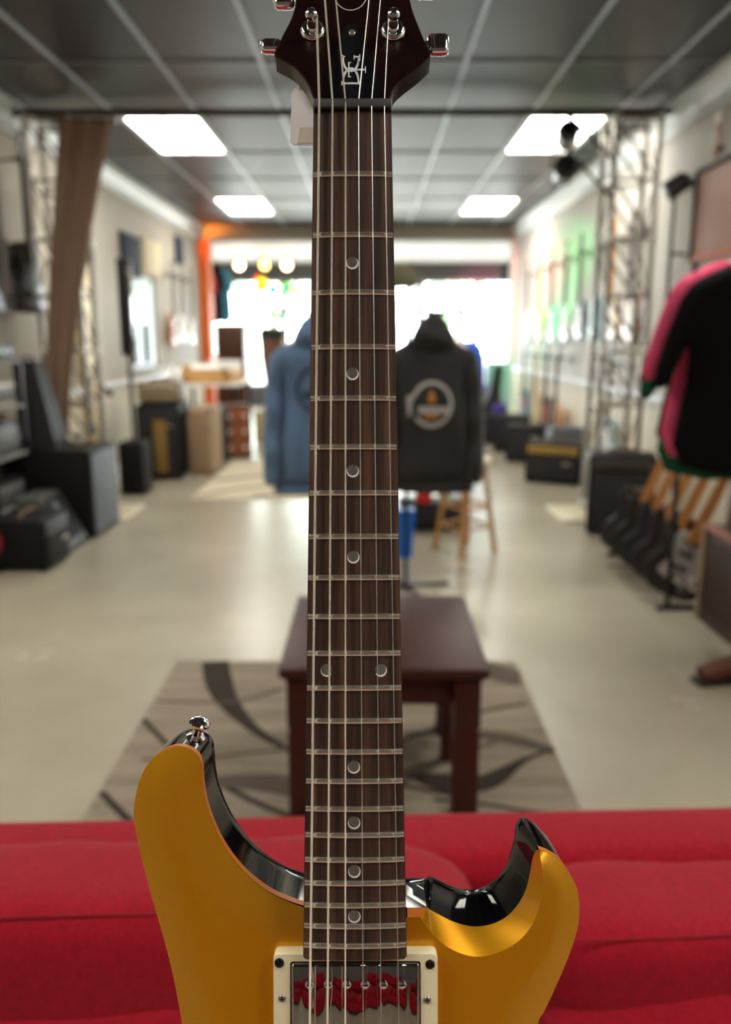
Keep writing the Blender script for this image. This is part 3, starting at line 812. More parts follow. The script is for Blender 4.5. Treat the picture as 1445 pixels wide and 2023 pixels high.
# ================================================================== RED SOFA
red, nt, b = new_mat('red_weave'); N, L = nt.nodes, nt.links
tc = N.new('ShaderNodeTexCoord')
nA = N.new('ShaderNodeTexNoise'); nA.inputs['Scale'].default_value = 120; nA.inputs['Detail'].default_value = 6; nA.inputs['Roughness'].default_value = 0.7
mp = N.new('ShaderNodeMapping'); mp.inputs['Scale'].default_value = (500, 500, 1400)
nB = N.new('ShaderNodeTexNoise'); nB.inputs['Scale'].default_value = 1; nB.inputs['Detail'].default_value = 2
cr = N.new('ShaderNodeValToRGB'); e = cr.color_ramp.elements
e[0].position = 0.30; e[0].color = srgb(122, 5, 25); e[1].position = 0.70; e[1].color = srgb(182, 16, 42)
mxx = N.new('ShaderNodeMath'); mxx.operation = 'ADD'
ml = N.new('ShaderNodeMath'); ml.operation = 'MULTIPLY'; ml.inputs[1].default_value = 0.5
L.new(tc.outputs['Object'], nA.inputs['Vector']); L.new(tc.outputs['Object'], mp.inputs['Vector']); L.new(mp.outputs['Vector'], nB.inputs['Vector'])
L.new(nA.outputs['Fac'], mxx.inputs[0]); L.new(nB.outputs['Fac'], mxx.inputs[1]); L.new(mxx.outputs[0], ml.inputs[0]); L.new(ml.outputs[0], cr.inputs['Fac'])
L.new(cr.outputs['Color'], b.inputs['Base Color'])
bp = N.new('ShaderNodeBump'); bp.inputs['Strength'].default_value = 0.35; bp.inputs['Distance'].default_value = 0.0015
L.new(ml.outputs[0], bp.inputs['Height']); L.new(bp.outputs['Normal'], b.inputs['Normal'])
b.inputs['Roughness'].default_value = 0.85; b.inputs['Sheen Weight'].default_value = 0.08; b.inputs['Specular IOR Level'].default_value = 0.2
seam_m = C('red_seam', 140, 10, 32, rough=0.9)
def cushion(size, n_exp=5.0, wr=0.006, seed=0, nu=60, nv=40):
    """soft box: superellipsoid with shallow wrinkles"""
    rnd = random.Random(seed); ph = [rnd.uniform(0, 6) for _ in range(6)]
    mb = MB(); sx, sy, sz = [k / 2 for k in size]
    bm = bmesh.new(); bmesh.ops.create_cube(bm, size=2)
    bmesh.ops.subdivide_edges(bm, edges=list(bm.edges), cuts=15, use_grid_fill=True)
    for v in bm.verts:
        p = v.co
        k = (abs(p.x) ** n_exp + abs(p.y) ** n_exp + abs(p.z) ** n_exp) ** (1 / n_exp)
        q = p / k
        nrm = Vector((np.sign(q.x) * abs(q.x) ** (n_exp - 1) / sx, np.sign(q.y) * abs(q.y) ** (n_exp - 1) / sy, np.sign(q.z) * abs(q.z) ** (n_exp - 1) / sz)).normalized()
        x, y, z = q.x * sx, q.y * sy, q.z * sz
        d = wr * (math.sin(17 * x + 6 * z + ph[0]) * 0.6 + math.sin(39 * x - 22 * z + ph[1]) * 0.35 * max(0, q.z) + math.sin(63 * x + 11 * y + ph[2]) * 0.25 * max(0, q.z) ** 2 + math.sin(9 * x + ph[3]))
        v.co = Vector((x, y, z)) + nrm * d
    bm.verts.index_update()
    mb.v = [tuple(v.co) for v in bm.verts]; mb.f = [tuple(v.index for v in f.verts) for f in bm.faces]; bm.free()
    return mb
sofa = thing('sofa', 'red woven fabric sofa with loose back cushions behind the gold guitar', 'sofa', (0.0, 0.55, 0), math.radians(2.4))
SY = -0.55                                               # world y -> sofa local
MB().box((0, 0.56 - 0.0 + SY, 0.17), (2.3, 0.90, 0.20), 0.03).build('base', red, sofa)
MB().box((0, 0.985 + SY, 0.38), (2.3, 0.135, 0.62), 0.035, seg=4).build('back_frame', red, sofa)
for s in (-1, 1):
    MB().box((s * 1.08, 0.56 + SY, 0.36), (0.16, 0.92, 0.52), 0.05, seg=4).build('arm', red, sofa)
for x, y in ((-1.05, 0.15), (1.05, 0.15), (-1.05, 0.98), (1.05, 0.98)):
    MB().lathe([(0.022, 0.0), (0.03, 0.07)], 14, T((x, y + SY, 0))).build('foot', walnut, sofa)
for i, (xa, xb) in enumerate(((-1.0, 0.08), (0.09, 1.0))):
    o = cushion((xb - xa - 0.01, 0.60, 0.16), 6, 0.003, 20 + i).build('seat_cushion', red, sofa, smooth=60)
    o.location = ((xa + xb) / 2, 0.42 + SY, 0.345)
for i, (xa, xb, top) in enumerate(((-1.0, 0.145, 0.735), (0.20, 1.0, 0.690))):
    lo = 0.57
    o = cushion((xb - xa, 0.20, top - lo + 0.012), 4.0, 0.004, 31 + i).build('back_cushion', red, sofa, smooth=60)
    o.location = ((xa + xb) / 2, 0.848 + SY, (top + lo) / 2); o.rotation_euler = (math.radians(-6), 0, 0)
    pts = []
    for k in range(40):
        x = xa + 0.03 + (xb - xa - 0.06) * k / 39
        pts.append((x - (xa + xb) / 2, -0.083 - 0.003 * math.sin(9 * x), (top - lo + 0.012) / 2 * 0.862 + 0.002 * math.sin(13 * x)))
    MB().tube(pts, 0.0013, 5).build('seam', seam_m, o)
    o2 = cushion((xb - xa, 0.20, 0.20), 4.5, 0.004, 41 + i).build('lumbar_cushion', red, sofa, smooth=60)
    o2.location = ((xa + xb) / 2, 0.785 + SY, 0.532); o2.rotation_euler = (math.radians(-4), 0, 0)
sofa2 = copy_tree(sofa); sofa2.location = (0.1, -2.35, 0); sofa2.rotation_euler = (0, 0, PI)
sofa2['label'] = 'second red fabric sofa facing the first, behind the camera'

# ================================================================== END TABLE, LOW TABLE, RUGS
cherry = C('dark_cherry', 62, 27, 19, rough=0.42, spec=0.35, stretch=(3, 30, 30), scale=2, var=0.3)
tb = thing('side_table', 'dark cherry wood side table standing on the patterned rug', 'table', (0.04, 2.365, 0.0072))
MB().box((0, 0, 0.452), (0.575, 0.64, 0.030), 0.008, seg=3).box((0, 0, 0.432), (0.55, 0.61, 0.014), 0.004).build('table_top', cherry, tb)
for s in (-1, 1):
    MB().box((0, s * 0.245, 0.385), (0.40, 0.022, 0.08), 0.002).build('apron', cherry, tb)
    MB().box((s * 0.215, 0, 0.385), (0.022, 0.42, 0.08), 0.002).build('apron', cherry, tb)
    for q in (-1, 1):
        lg = MB()
        lg.bx((s * 0.232 - 0.036, q * 0.255 - 0.036, 0.0), (s * 0.232 + 0.036, q * 0.255 + 0.036, 0.268), 0.004)
        lg.bx((s * 0.232 - 0.032, q * 0.255 - 0.032, 0.268), (s * 0.232 + 0.032, q * 0.255 + 0.032, 0.278))
        lg.bx((s * 0.232 - 0.037, q * 0.255 - 0.037, 0.278), (s * 0.232 + 0.037, q * 0.255 + 0.037, 0.426), 0.004)
        lg.build('leg', cherry, tb)
fs = thing('low_stool', 'small low cherry wood stool tucked under the side table', 'stool', (0.10, 2.50, 0.0072))
MB().box((0, 0, 0.215), (0.36, 0.24, 0.026), 0.006).build('top', cherry, fs)
for s in (-1, 1):
    for q in (-1, 1): MB().bx((s * 0.15 - 0.02, q * 0.09 - 0.02, 0), (s * 0.15 + 0.02, q * 0.09 + 0.02, 0.204), 0.003).build('leg', cherry, fs)

rug_m, nt, b = new_mat('rug_taupe'); N, L = nt.nodes, nt.links
tc = N.new('ShaderNodeTexCoord'); nz = N.new('ShaderNodeTexNoise'); nz.inputs['Scale'].default_value = 180; nz.inputs['Detail'].default_value = 4
n2 = N.new('ShaderNodeTexNoise'); n2.inputs['Scale'].default_value = 3; mp = N.new('ShaderNodeMapping'); mp.inputs['Scale'].default_value = (0.6, 5, 1)
ad = N.new('ShaderNodeMath'); ad.operation = 'ADD'; hf = N.new('ShaderNodeMath'); hf.operation = 'MULTIPLY'; hf.inputs[1].default_value = 0.5
cr = N.new('ShaderNodeValToRGB'); e = cr.color_ramp.elements; e[0].position = 0.35; e[0].color = srgb(122, 112, 100); e[1].position = 0.65; e[1].color = srgb(164, 152, 136)
L.new(tc.outputs['Object'], nz.inputs['Vector']); L.new(tc.outputs['Object'], mp.inputs['Vector']); L.new(mp.outputs['Vector'], n2.inputs['Vector'])
L.new(nz.outputs['Fac'], ad.inputs[0]); L.new(n2.outputs['Fac'], ad.inputs[1]); L.new(ad.outputs[0], hf.inputs[0]); L.new(hf.outputs[0], cr.inputs['Fac']); L.new(cr.outputs['Color'], b.inputs['Base Color'])
bp = N.new('ShaderNodeBump'); bp.inputs['Strength'].default_value = 0.5; bp.inputs['Distance'].default_value = 0.003; L.new(nz.outputs['Fac'], bp.inputs['Height']); L.new(bp.outputs['Normal'], b.inputs['Normal'])
b.inputs['Roughness'].default_value = 0.95; b.inputs['Specular IOR Level'].default_value = 0.1
band_m = C('rug_charcoal', 62, 56, 50, rough=0.95, scale=150, var=0.3, bump=0.5, spec=0.1)
band2_m = C('rug_grey_band', 98, 90, 82, rough=0.95, scale=150, var=0.3, bump=0.5, spec=0.1)
RX0, RX1, RY0, RY1 = -0.82, 0.62, 1.12, 3.23
rug = thing('area_rug', 'taupe area rug with dark sweeping curves under the side table', 'rug', ((RX0 + RX1) / 2, (RY0 + RY1) / 2, 0))
MB().bx((RX0 - (RX0 + RX1) / 2, RY0 - (RY0 + RY1) / 2, 0.0), (RX1 - (RX0 + RX1) / 2, RY1 - (RY0 + RY1) / 2, 0.004), 0.002).build('pile', rug_m, rug, smooth=0)
def rug_band(par, box, pts, wds, m, z=0.004, nm='pattern_band'):
    ox, oy = (box[0] + box[1]) / 2, (box[2] + box[3]) / 2
    P = crom([(x, y, ww) for (x, y), ww in zip(pts, wds)], 10)
    mb = MB(); rows = []
    for i, p in enumerate(P):
        t = P[min(i + 1, len(P) - 1)] - P[max(i - 1, 0)]; t.z = 0; t.normalize(); nn_ = Vector((-t.y, t.x, 0)) * max(p.z, 0.002) / 2
        q = Vector((p.x, p.y, 0))
        if not (box[0] < p.x < box[1] and box[2] < p.y < box[3]): 
            if rows and rows[-1] is not None: rows.append(None)
            continue
        cl = lambda a: (min(max(a.x, box[0]), box[1]) - ox, min(max(a.y, box[2]), box[3]) - oy)
        rows.append((cl(q + nn_), cl(q - nn_)))
    prev = None
    for r in rows:
        if r is None: prev = None; continue
        k = len(mb.v); mb.v += [(*r[0], z + 0.0012), (*r[1], z + 0.0012), (*r[0], z - 0.002), (*r[1], z - 0.002)]
        if prev is not None:
            a = prev
            mb.f += [(a, a + 1, k + 1, k), (a, k, k + 2, a + 2), (a + 1, a + 3, k + 3, k + 1)]
        prev = k
    if mb.f: mb.build(nm, m, par, smooth=0)
BX = (RX0, RX1, RY0, RY1)
def fp(*uv): return [tuple(atZ(u, v, 0.004)[:2]) for u, v in uv]
rug_band(rug, BX, fp((425, 1300), (432, 1345), (450, 1385), (490, 1430), (545, 1468), (640, 1510), (760, 1545), (900, 1570)), [0.11, 0.11, 0.085, 0.05, 0.03, 0.022, 0.02, 0.02], band_m)
rug_band(rug, BX, fp((270, 1400), (300, 1440), (360, 1495), (450, 1556), (540, 1600), (660, 1640), (800, 1665)), [0.02, 0.02, 0.022, 0.022, 0.022, 0.02, 0.02], band_m, 0.0046)
rug_band(rug, BX, fp((160, 1520), (200, 1565), (260, 1625), (330, 1680), (430, 1740)), [0.022, 0.022, 0.026, 0.03, 0.03], band_m)
rug_band(rug, BX, fp((330, 1560), (430, 1545), (540, 1548), (640, 1560), (760, 1545), (880, 1500), (1010, 1455)), [0.02, 0.06, 0.10, 0.11, 0.09, 0.03, 0.015], band2_m, 0.0050)
rug_band(rug, BX, fp((800, 1530), (880, 1545), (960, 1545), (1040, 1500), (1100, 1480)), [0.01, 0.10, 0.08, 0.02, 0.01], band_m, 0.0054)
rug_band(rug, BX, fp((780, 1450), (900, 1448), (1000, 1458), (1080, 1480), (1130, 1500)), [0.01, 0.05, 0.07, 0.05, 0.03], band2_m, 0.0046)
rug_band(rug, BX, fp((940, 1310), (1000, 1335), (1060, 1345)), [0.12, 0.14, 0.12], band2_m, 0.0042)
rug_band(rug, BX, fp((1040, 1390), (960, 1405), (860, 1440), (760, 1475)), [0.012, 0.012, 0.012, 0.012], band_m, 0.0058)
rug_band(rug, BX, fp((280, 1500), (380, 1498), (480, 1490), (580, 1478)), [0.012] * 4, band2_m, 0.0058)
rug_band(rug, BX, fp((310, 1385), (390, 1388), (470, 1386), (560, 1360)), [0.012] * 4, band2_m, 0.0058)
rug_band(rug, BX, fp((860, 1580), (960, 1590), (1060, 1605), (1150, 1610)), [0.012] * 4, band_m, 0.0058)
# second rug, deeper in the shop
B2 = (-1.52, -0.22, 6.75, 8.9)
rug2 = thing('area_rug', 'pale cream rug with grey curves by the left amplifiers', 'rug', ((B2[0] + B2[1]) / 2, (B2[2] + B2[3]) / 2, 0))
MB().bx((-0.65, -1.075, 0), (0.65, 1.075, 0.005), 0.002).build('pile', C('rug_cream', 206, 196, 172, rough=0.95, scale=120, bump=0.4, spec=0.1), rug2, smooth=0)
for pts, wd in ((((-1.5, 6.8), (-1.2, 7.2), (-0.8, 7.4), (-0.4, 7.35)), [0.05, 0.06, 0.05, 0.04]), (((-1.55, 7.6), (-1.1, 7.9), (-0.6, 7.95), (-0.35, 7.8)), [0.08, 0.08, 0.06, 0.05]), (((-1.0, 6.8), (-0.7, 6.95), (-0.35, 6.95)), [0.1, 0.12, 0.1])):
    rug_band(rug2, B2, pts, wd, band2_m, 0.005)

# ================================================================== HOODIES ON A RACK
rack = thing('clothes_rack', 'black floor rack with a cap on its post holding the two hoodies', 'rack', (0.195, 4.22, 0))
MB().tube([(0, 0, 0.01), (0, 0, 1.60)], 0.012, 10).build('post', darkmetal, rack)
MB().tube([(-0.72, 0, 1.47), (0.30, 0, 1.47)], 0.010, 10).build('cross_rail', darkmetal, rack)
for a in (0.4, 1.97, 3.54, 5.11): MB().tube([(0, 0, 0.03), (0.26 * math.cos(a), 0.26 * math.sin(a), 0.012)], 0.011, 8).build('foot', darkmetal, rack)
cap = thing('cap', 'olive cap hung on top of the clothes rack post', 'cap', (0.165, 4.22, 1.598))
cap.scale = (0.75, 0.75, 0.9)
mb = MB().lathe([(0.10, 0.0), (0.104, 0.03), (0.092, 0.075), (0.06, 0.105), (0.012, 0.118), (0.001, 0.12)], 24); mb.build('crown', C('olive_cloth', 96, 94, 70, rough=0.9), cap)
mb = MB()
for r, z in ((0.10, 0.006), (0.17, -0.012)):
    for k in range(13):
        a = -PI / 2 - 0.9 + 1.8 * k / 12; mb.v.append((r * math.cos(a), r * math.sin(a) , z - 0.012 * abs(k - 6) / 6))
for k in range(12): mb.f.append((k, k + 1, 14 + k, 13 + k))
n0 = len(mb.v); mb.v += [(x, y, z - 0.004) for x, y, z in mb.v]; mb.f += [tuple(i + n0 for i in f[::-1]) for f in list(mb.f)]
mb.build('brim', C('olive_brim', 80, 78, 58, rough=0.9), cap)

def hoodie(loc, rz, col, label, mark):
    t = thing('hoodie', label, 'hoodie', loc, rz, group='hoodies on the rack')
    rnd = random.Random(label); p = [rnd.uniform(0, 6) for _ in range(5)]
    fold = lambda x, z: 0.012 * math.sin(26 * x + p[0] + 2 * math.sin(5 * z + p[1])) * min(1, (1 - z) * 1.6) * (0.4 + 0.6 * min(1, abs(z) * 1.2 + 0.2)) + 0.010 * math.sin(11 * z + 8 * x + p[2])
    # z: 0 hem ... 0.75 shoulder
    body = [(-0.215, 0.02), (-0.20, 0.0), (0.20, 0.0), (0.215, 0.02), (0.212, 0.25), (0.215, 0.52), (0.24, 0.66), (0.21, 0.70), (0.10, 0.735), (0.0, 0.745), (-0.10, 0.735), (-0.21, 0.70), (-0.24, 0.66), (-0.215, 0.52), (-0.212, 0.25)]
    bp_ = [(q.x, q.y) for q in crom([(a, c, 0) for a, c in body], 3, True)]
    cl = C('fleece_' + label[:8], *col, rough=0.92, scale=200, var=0.15, bump=0.4, sheen=0.2, spec=0.15)
    puff(bp_, 0.16, 0.10, 0.022, fold).build('torso', cl, t, smooth=70)
    rib = [(-0.205, -0.05), (0.205, -0.05), (0.205, 0.012), (-0.205, 0.012)]
    puff([(q.x, q.y) for q in crom([(a, c, 0) for a, c in rib], 6, True)], 0.12, 0.03, 0.02, None).build('hem_band', cl, t, smooth=70)
    for s in (-1, 1):
        sl = [(0.215, 0.69), (0.255, 0.655), (0.285, 0.52), (0.30, 0.33), (0.31, 0.12), (0.305, 0.03), (0.275, 0.0), (0.225, 0.01), (0.20, 0.06), (0.195, 0.3), (0.185, 0.52), (0.19, 0.62)]
        pl = [(s * q.x, q.y) for q in crom([(a, c, 0) for a, c in sl], 4, True)]
        o = puff(pl, 0.13, 0.05, 0.02, lambda x, z: 0.010 * math.sin(30 * z + p[3]) - 0.012).build('sleeve', cl, t, smooth=70)
    hd = [(-0.13, 0.715), (-0.10, 0.80), (-0.05, 0.855), (0.0, 0.875), (0.05, 0.86), (0.10, 0.80), (0.135, 0.715), (0.05, 0.685), (-0.05, 0.685)]
    puff([(q.x, q.y) for q in crom([(a, c, 0) for a, c in hd], 4, True)], 0.17, 0.08, 0.018, lambda x, z: -0.02 + 0.010 * math.sin(40 * z + 15 * x)).build('hood', cl, t, smooth=70)
    hg = MB().tube([(-0.19, 0.0, 0.70), (-0.05, 0, 0.785), (0, 0, 0.80), (0.05, 0, 0.785), (0.19, 0, 0.70)], 0.006, 6)
    hg.tube([(0, 0, 0.80), (0, 0, 0.875), (0.02, 0, 0.895), (0.035, 0, 0.88)], 0.003, 6); hg.build('hanger', steel, t)
    t.scale = (0.90, 1, 1)
    def onto(x, z): return -0.080 + fold(x, z) - 0.006
    def flat(nm, quads, m):
        mb = MB()
        for a in quads:
            k = len(mb.v); mb.v += [(x, onto(x, z), z) for x, z in a] + [(x, onto(x, z) + 0.012, z) for x, z in a]
            q = len(a); mb.f.append(tuple(range(k, k + q))); mb.f.append(tuple(range(k + q, k + 2 * q)))
            mb.f += [(k + i, k + (i + 1) % q, k + q + (i + 1) % q, k + q + i) for i in range(q)]
        mb.build(nm, m, t, smooth=0)
    cz = 0.42 if mark == 'white' else 0.50
    R = 0.118
    m1 = C('print_pale', 170, 168, 162, rough=0.8) if mark == 'white' else C('print_navy', 40, 52, 74, rough=0.8)
    ringq = []
    for k in range(40):
        a0, a1 = 2 * PI * k / 40, 2 * PI * (k + 1) / 40
        if mark == 'white' and 2.75 < a0 < 3.75: continue
        ringq.append([(R * math.cos(a0), cz + R * math.sin(a0)), (R * math.cos(a1), cz + R * math.sin(a1)), ((R - 0.018) * math.cos(a1), cz + (R - 0.018) * math.sin(a1)), ((R - 0.018) * math.cos(a0), cz + (R - 0.018) * math.sin(a0))])
    flat('print_ring', ringq, m1)
    bar = [[(-0.075 + 0.0225 * k, cz - 0.045), (-0.075 + 0.0225 * k + 0.019, cz - 0.045), (-0.075 + 0.0225 * k + 0.019, cz - 0.012), (-0.075 + 0.0225 * k, cz - 0.012)] for k in range(8)]
    flat('print_lettering', bar, m1)
    if mark == 'white':
        og = C('print_orange', 176, 118, 50, rough=0.8)
        flat('print_emblem', [[(-0.022, cz + 0.01), (0.022, cz + 0.01), (0.012, cz + 0.065), (-0.012, cz + 0.065)]], og)
        flat('print_emblem', [[(-0.05, cz - 0.07), (0.05, cz - 0.07), (0.035, cz - 0.052), (-0.035, cz - 0.052)]], og)
        flat('print_microphone', [[(-0.135, cz - 0.06), (-0.115, cz - 0.06), (-0.112, cz + 0.01), (-0.138, cz + 0.01)], [(-0.145, cz + 0.012), (-0.105, cz + 0.012), (-0.112, cz + 0.045), (-0.138, cz + 0.045)]], m1)
    return t
hoodie((-0.275, 4.17, 0.595), 0.10, (88, 112, 142), 'slate blue hoodie with a round dark print, left of the guitar neck', 'navy')
hoodie((0.322, 4.22, 0.595), -0.08, (44, 44, 44), 'charcoal hoodie with a pale ring print, right of the guitar neck', 'white')
# things below and behind the hoodies
stl = thing('bar_stool', 'light oak stool with a pale round seat behind the charcoal hoodie', 'stool', (0.615, 5.06, 0))
MB().lathe([(0.13, 0.565), (0.15, 0.575), (0.155, 0.592), (0.148, 0.605), (0.02, 0.608)], 32).build('seat', C('pale_seat', 226, 208, 170, rough=0.4), stl)
oak = C('oak', 186, 136, 78, rough=0.4, stretch=(15, 15, 2), scale=5, var=0.2)
fe = [(-0.045, -0.205), (0.19, -0.02), (-0.19, 0.045), (0.04, 0.22)]
for a, c in fe: MB().tube([(a, c, 0.0), (a * 0.55, c * 0.55, 0.57)], [0.018, 0.015], 10).build('leg', oak, stl)
for z in (0.17, 0.30):
    k = 1 - 0.45 * z / 0.57
    for i, j in ((0, 1), (1, 3), (3, 2), (2, 0)):
        MB().tube([(fe[i][0] * k, fe[i][1] * k, z), (fe[j][0] * k, fe[j][1] * k, z)], 0.010, 8).build('rung', oak, stl)
p = atZ(797, 1100)
bb = thing('tote_bag', 'bright blue shopping bag standing beside the rack post', 'bag', (0.165, 4.95, 0))
mb = MB(); mb.v = [(-0.10, -0.06, 0), (0.10, -0.06, 0), (0.10, 0.06, 0), (-0.10, 0.06, 0), (-0.115, -0.05, 0.30), (0.115, -0.05, 0.30), (0.115, 0.05, 0.30), (-0.115, 0.05, 0.30)]
mb.f = [(0, 1, 2, 3), (4, 5, 6, 7), (0, 1, 5, 4), (1, 2, 6, 5), (2, 3, 7, 6), (3, 0, 4, 7)]
mb.build('bag_body', C('blue_bag', 20, 100, 190, rough=0.4), bb, smooth=0)
for s in (-1, 1): MB().tube([(-0.05, s * 0.045, 0.29), (-0.035, s * 0.03, 0.37), (0.035, s * 0.03, 0.37), (0.05, s * 0.045, 0.29)], 0.005, 6).build('handle', C('blue_handle', 16, 60, 130, rough=0.5), bb)
cs = thing('speaker_cabinet', 'low black speaker cabinet on the floor behind the charcoal hoodie', 'speaker', (0.44, 5.75, 0))
MB().box((0, 0, 0.10), (0.46, 0.30, 0.19), 0.012).build('cabinet', black, cs); MB().box((0, -0.155, 0.10), (0.42, 0.012, 0.15), 0.003).build('grille', grille, cs)
rd = thing('storage_tin', 'red round tin on the low black cabinet behind the hoodie', 'tin', (0.385, 5.66, 0.197))
MB().lathe([(0.055, 0), (0.058, 0.01), (0.058, 0.15), (0.05, 0.155), (0.05, 0.16), (0.01, 0.162)], 24).build('can', C('tin_red', 196, 26, 22, rough=0.3), rd)
wd = thing('globe_lamp', 'cream globe on the low black cabinet behind the hoodie', 'lamp', (0.53, 5.66, 0.197))
MB().lathe([(0.04, 0), (0.045, 0.01), (0.02, 0.025), (0.02, 0.035)], 20).build('base', darkmetal, wd)
MB().lathe([(0.02, 0.03)] + [(0.065 * math.sin(a), 0.098 - 0.065 * math.cos(a)) for a in np.linspace(0.35, 3.1, 12)], 24).build('globe', cream, wd)

# ================================================================== TRUSS GOALPOST
def truss(x0, x1, y0, y1, h, label):
    cx, cy = (x0 + x1) / 2, (y0 + y1) / 2
    t = thing('truss_tower', label, 'truss', (cx, cy, 0))
    a, c = (x1 - x0) / 2, (y1 - y0) / 2
    sd = -1 if cx > 0 else 1
    MB().bx((sd * 0.42, -0.30, 0), (-sd * 0.25, 0.26, 0.02), 0.003).build('base_plate', C('base_plate_cream', 214, 204, 180, rough=0.4, metal=0.2), t)
    ch = None
    for sx, sy in ((-1, -1), (1, -1), (-1, 1), (1, 1)):
        if ch is None: ch = o = MB().tube([(0, 0, 0.02), (0, 0, h)], 0.022, 10).build('chord', steel, t)
        else: o = share(ch, t)
        o.location = (sx * a, sy * c, 0)
    zs = np.linspace(0.06, h - 0.04, 8)
    rx = MB().tube([(-a, 0, 0), (a, 0, 0)], 0.011, 8); ry = MB().tube([(0, -c, 0), (0, c, 0)], 0.011, 8)
    dz = zs[1] - zs[0]
    dx = MB().tube([(-a, 0, 0), (a, 0, dz)], 0.010, 8); dy = MB().tube([(0, -c, 0), (0, c, dz)], 0.010, 8)
    P = {k: m.build('brace', steel, t) for k, m in (('rx', rx), ('ry', ry), ('dx', dx), ('dy', dy))}
    used = set()
    def put(k, loc, flip=False):
        o = P[k] if k not in used else share(P[k], t)
        used.add(k); o.location = loc
        if flip: o.rotation_euler = (0, 0, PI)
    for i, z in enumerate(zs):
        for s in (-1, 1):
            put('rx', (0, s * c, z)); put('ry', (s * a, 0, z))
            if i < len(zs) - 1: put('dx', (0, s * c, z), i % 2 == 0); put('dy', (s * a, 0, z), i % 2 == 1)
    sl = None
    for i in (0, 3, 5, 7):
        for sx, sy in ((-1, -1), (1, -1), (-1, 1), (1, 1)):
            if sl is None: sl = o = MB().lathe([(0.028, -0.03), (0.032, -0.02), (0.032, 0.02), (0.028, 0.03)], 14).build('coupler', C('coupler_white', 226, 224, 218, rough=0.3, metal=0.3), t)
            else: o = share(sl, t)
            o.location = (sx * a, sy * c, zs[i])
    return t
truss(1.70, 2.00, 6.02, 6.32, 2.86, 'aluminium box truss tower by the right wall behind the black amplifier')
truss(-2.40, -2.10, 6.05, 6.35, 2.86, 'aluminium box truss tower by the left wall behind the tan drape')
cb = thing('truss_crossbar', 'long dark pipe spanning the ceiling between both truss towers', 'pipe', (-0.2, 6.1, 2.88))
MB().tube([(-2.3, 0, 0), (2.3, 0, 0)], 0.024, 12).build('pipe', C('pipe_brown', 70, 62, 54, rough=0.4, metal=0.5), cb)
for s in (-1, 1): MB().tube([(s * 2.05 - 0.12, 0.1, 0), (s * 2.05 + 0.12, 0.1, 0)], 0.03, 10).build('clamp', steel, cb)
# tan drape on the left tower
dr = thing('drape', 'tan gathered drape hanging in front of the left truss tower', 'drape', (-2.15, 5.96, 0.64))
mb = MB(); nu, nv = 60, 26
for j in range(nv + 1):
    q = j / nv; z = 2.16 * q
    wl_, wr_ = (-0.27 + 0.28 * q ** 1.15, -0.07 + 0.46 * q ** 1.35)
    for i in range(nu + 1):
        u = i / nu; x = wl_ + (wr_ - wl_) * u
        mb.v.append((x, 0.028 * math.sin(u * 17 + 1.5 * q) + 0.012 * math.sin(u * 37 + 2), z))
for j in range(nv):
    for i in range(nu): k = j * (nu + 1) + i; mb.f.append((k, k + 1, k + nu + 2, k + nu + 1))
n0 = len(mb.v); mb.v += [(x, y + 0.006, z) for x, y, z in mb.v]; mb.f += [tuple(i + n0 for i in f[::-1]) for f in list(mb.f)]
mb.build('cloth', C('tan_cloth', 146, 120, 100, rough=0.85, scale=90, var=0.12, bump=0.2), dr, smooth=80)
MB().tube([(-0.02, 0.0, 2.165), (0.42, 0.0, 2.15)], 0.014, 8).build('hanging_rod', walnut, dr)
# par cans on the right tower, one by the beam at the left
par_can(1122, 266, 6.0, (1.9, 9.4, 2.0), (0.10, 1.0, 0.22), 1100, 'green beam par can clamped high on the right truss', 0.075, 26, (1.70, 6.02, 2.55))
par_can(1118, 335, 6.0, (2.12, 12.4, 1.9), (1.0, 0.16, 0.34), 2600, 'pink beam par can clamped below another on the right truss', 0.085, 17, (1.70, 6.02, 2.30))
par_can(372, 428, 11.9, (-2.1, 12.6, 2.9), (1.0, 0.28, 0.02), 1200, 'orange beam par can under the crown moulding at the left beam end', 0.06, 120, (-2.47, 11.9, 2.80))

# ================================================================== STRINGED INSTRUMENTS
def outline(half):                                       # right half from bottom to top, mirrored
    R_ = [(q.x, q.y) for q in crom([(a, c, 0) for a, c in half], 4)]
    return R_ + [(-x, z) for x, z in R_[::-1][1:-1]]
STRAT = [(0, 0), (0.10, 0.012), (0.155, 0.07), (0.15, 0.14), (0.118, 0.205), (0.115, 0.24), (0.135, 0.30), (0.148, 0.36), (0.125, 0.395), (0.10, 0.365), (0.07, 0.33), (0.03, 0.325), (0, 0.325)]
SINGLE = [(0, 0), (0.10, 0.01), (0.165, 0.07), (0.165, 0.14), (0.125, 0.21), (0.12, 0.25), (0.14, 0.31), (0.125, 0.36), (0.07, 0.375), (0, 0.37)]
ACOU = [(0, 0), (0.12, 0.01), (0.195, 0.08), (0.195, 0.17), (0.14, 0.25), (0.125, 0.29), (0.145, 0.37), (0.12, 0.44), (0.05, 0.475), (0, 0.48)]
def xz_prism(poly, y0, y1):
    mb = MB(); n = len(poly); ins = []
    for i in range(n):
        t = Vector(poly[(i + 1) % n]) - Vector(poly[i - 1]); t.normalize(); ins.append((poly[i][0] - t.y * 0.006, poly[i][1] + t.x * 0.006))
    for y, p in ((y0, ins), (y0 + 0.006, poly), (y1 - 0.006, poly), (y1, ins)): mb.v += [(a, y, c) for a, c in p]
    for k in range(3):
        for i in range(n):
            j = (i + 1) % n; mb.f.append((k * n + i, k * n + j, (k + 1) * n + j, (k + 1) * n + i))
    mb.f += [tuple(range(n)), tuple(range(3 * n, 4 * n))]
    return mb
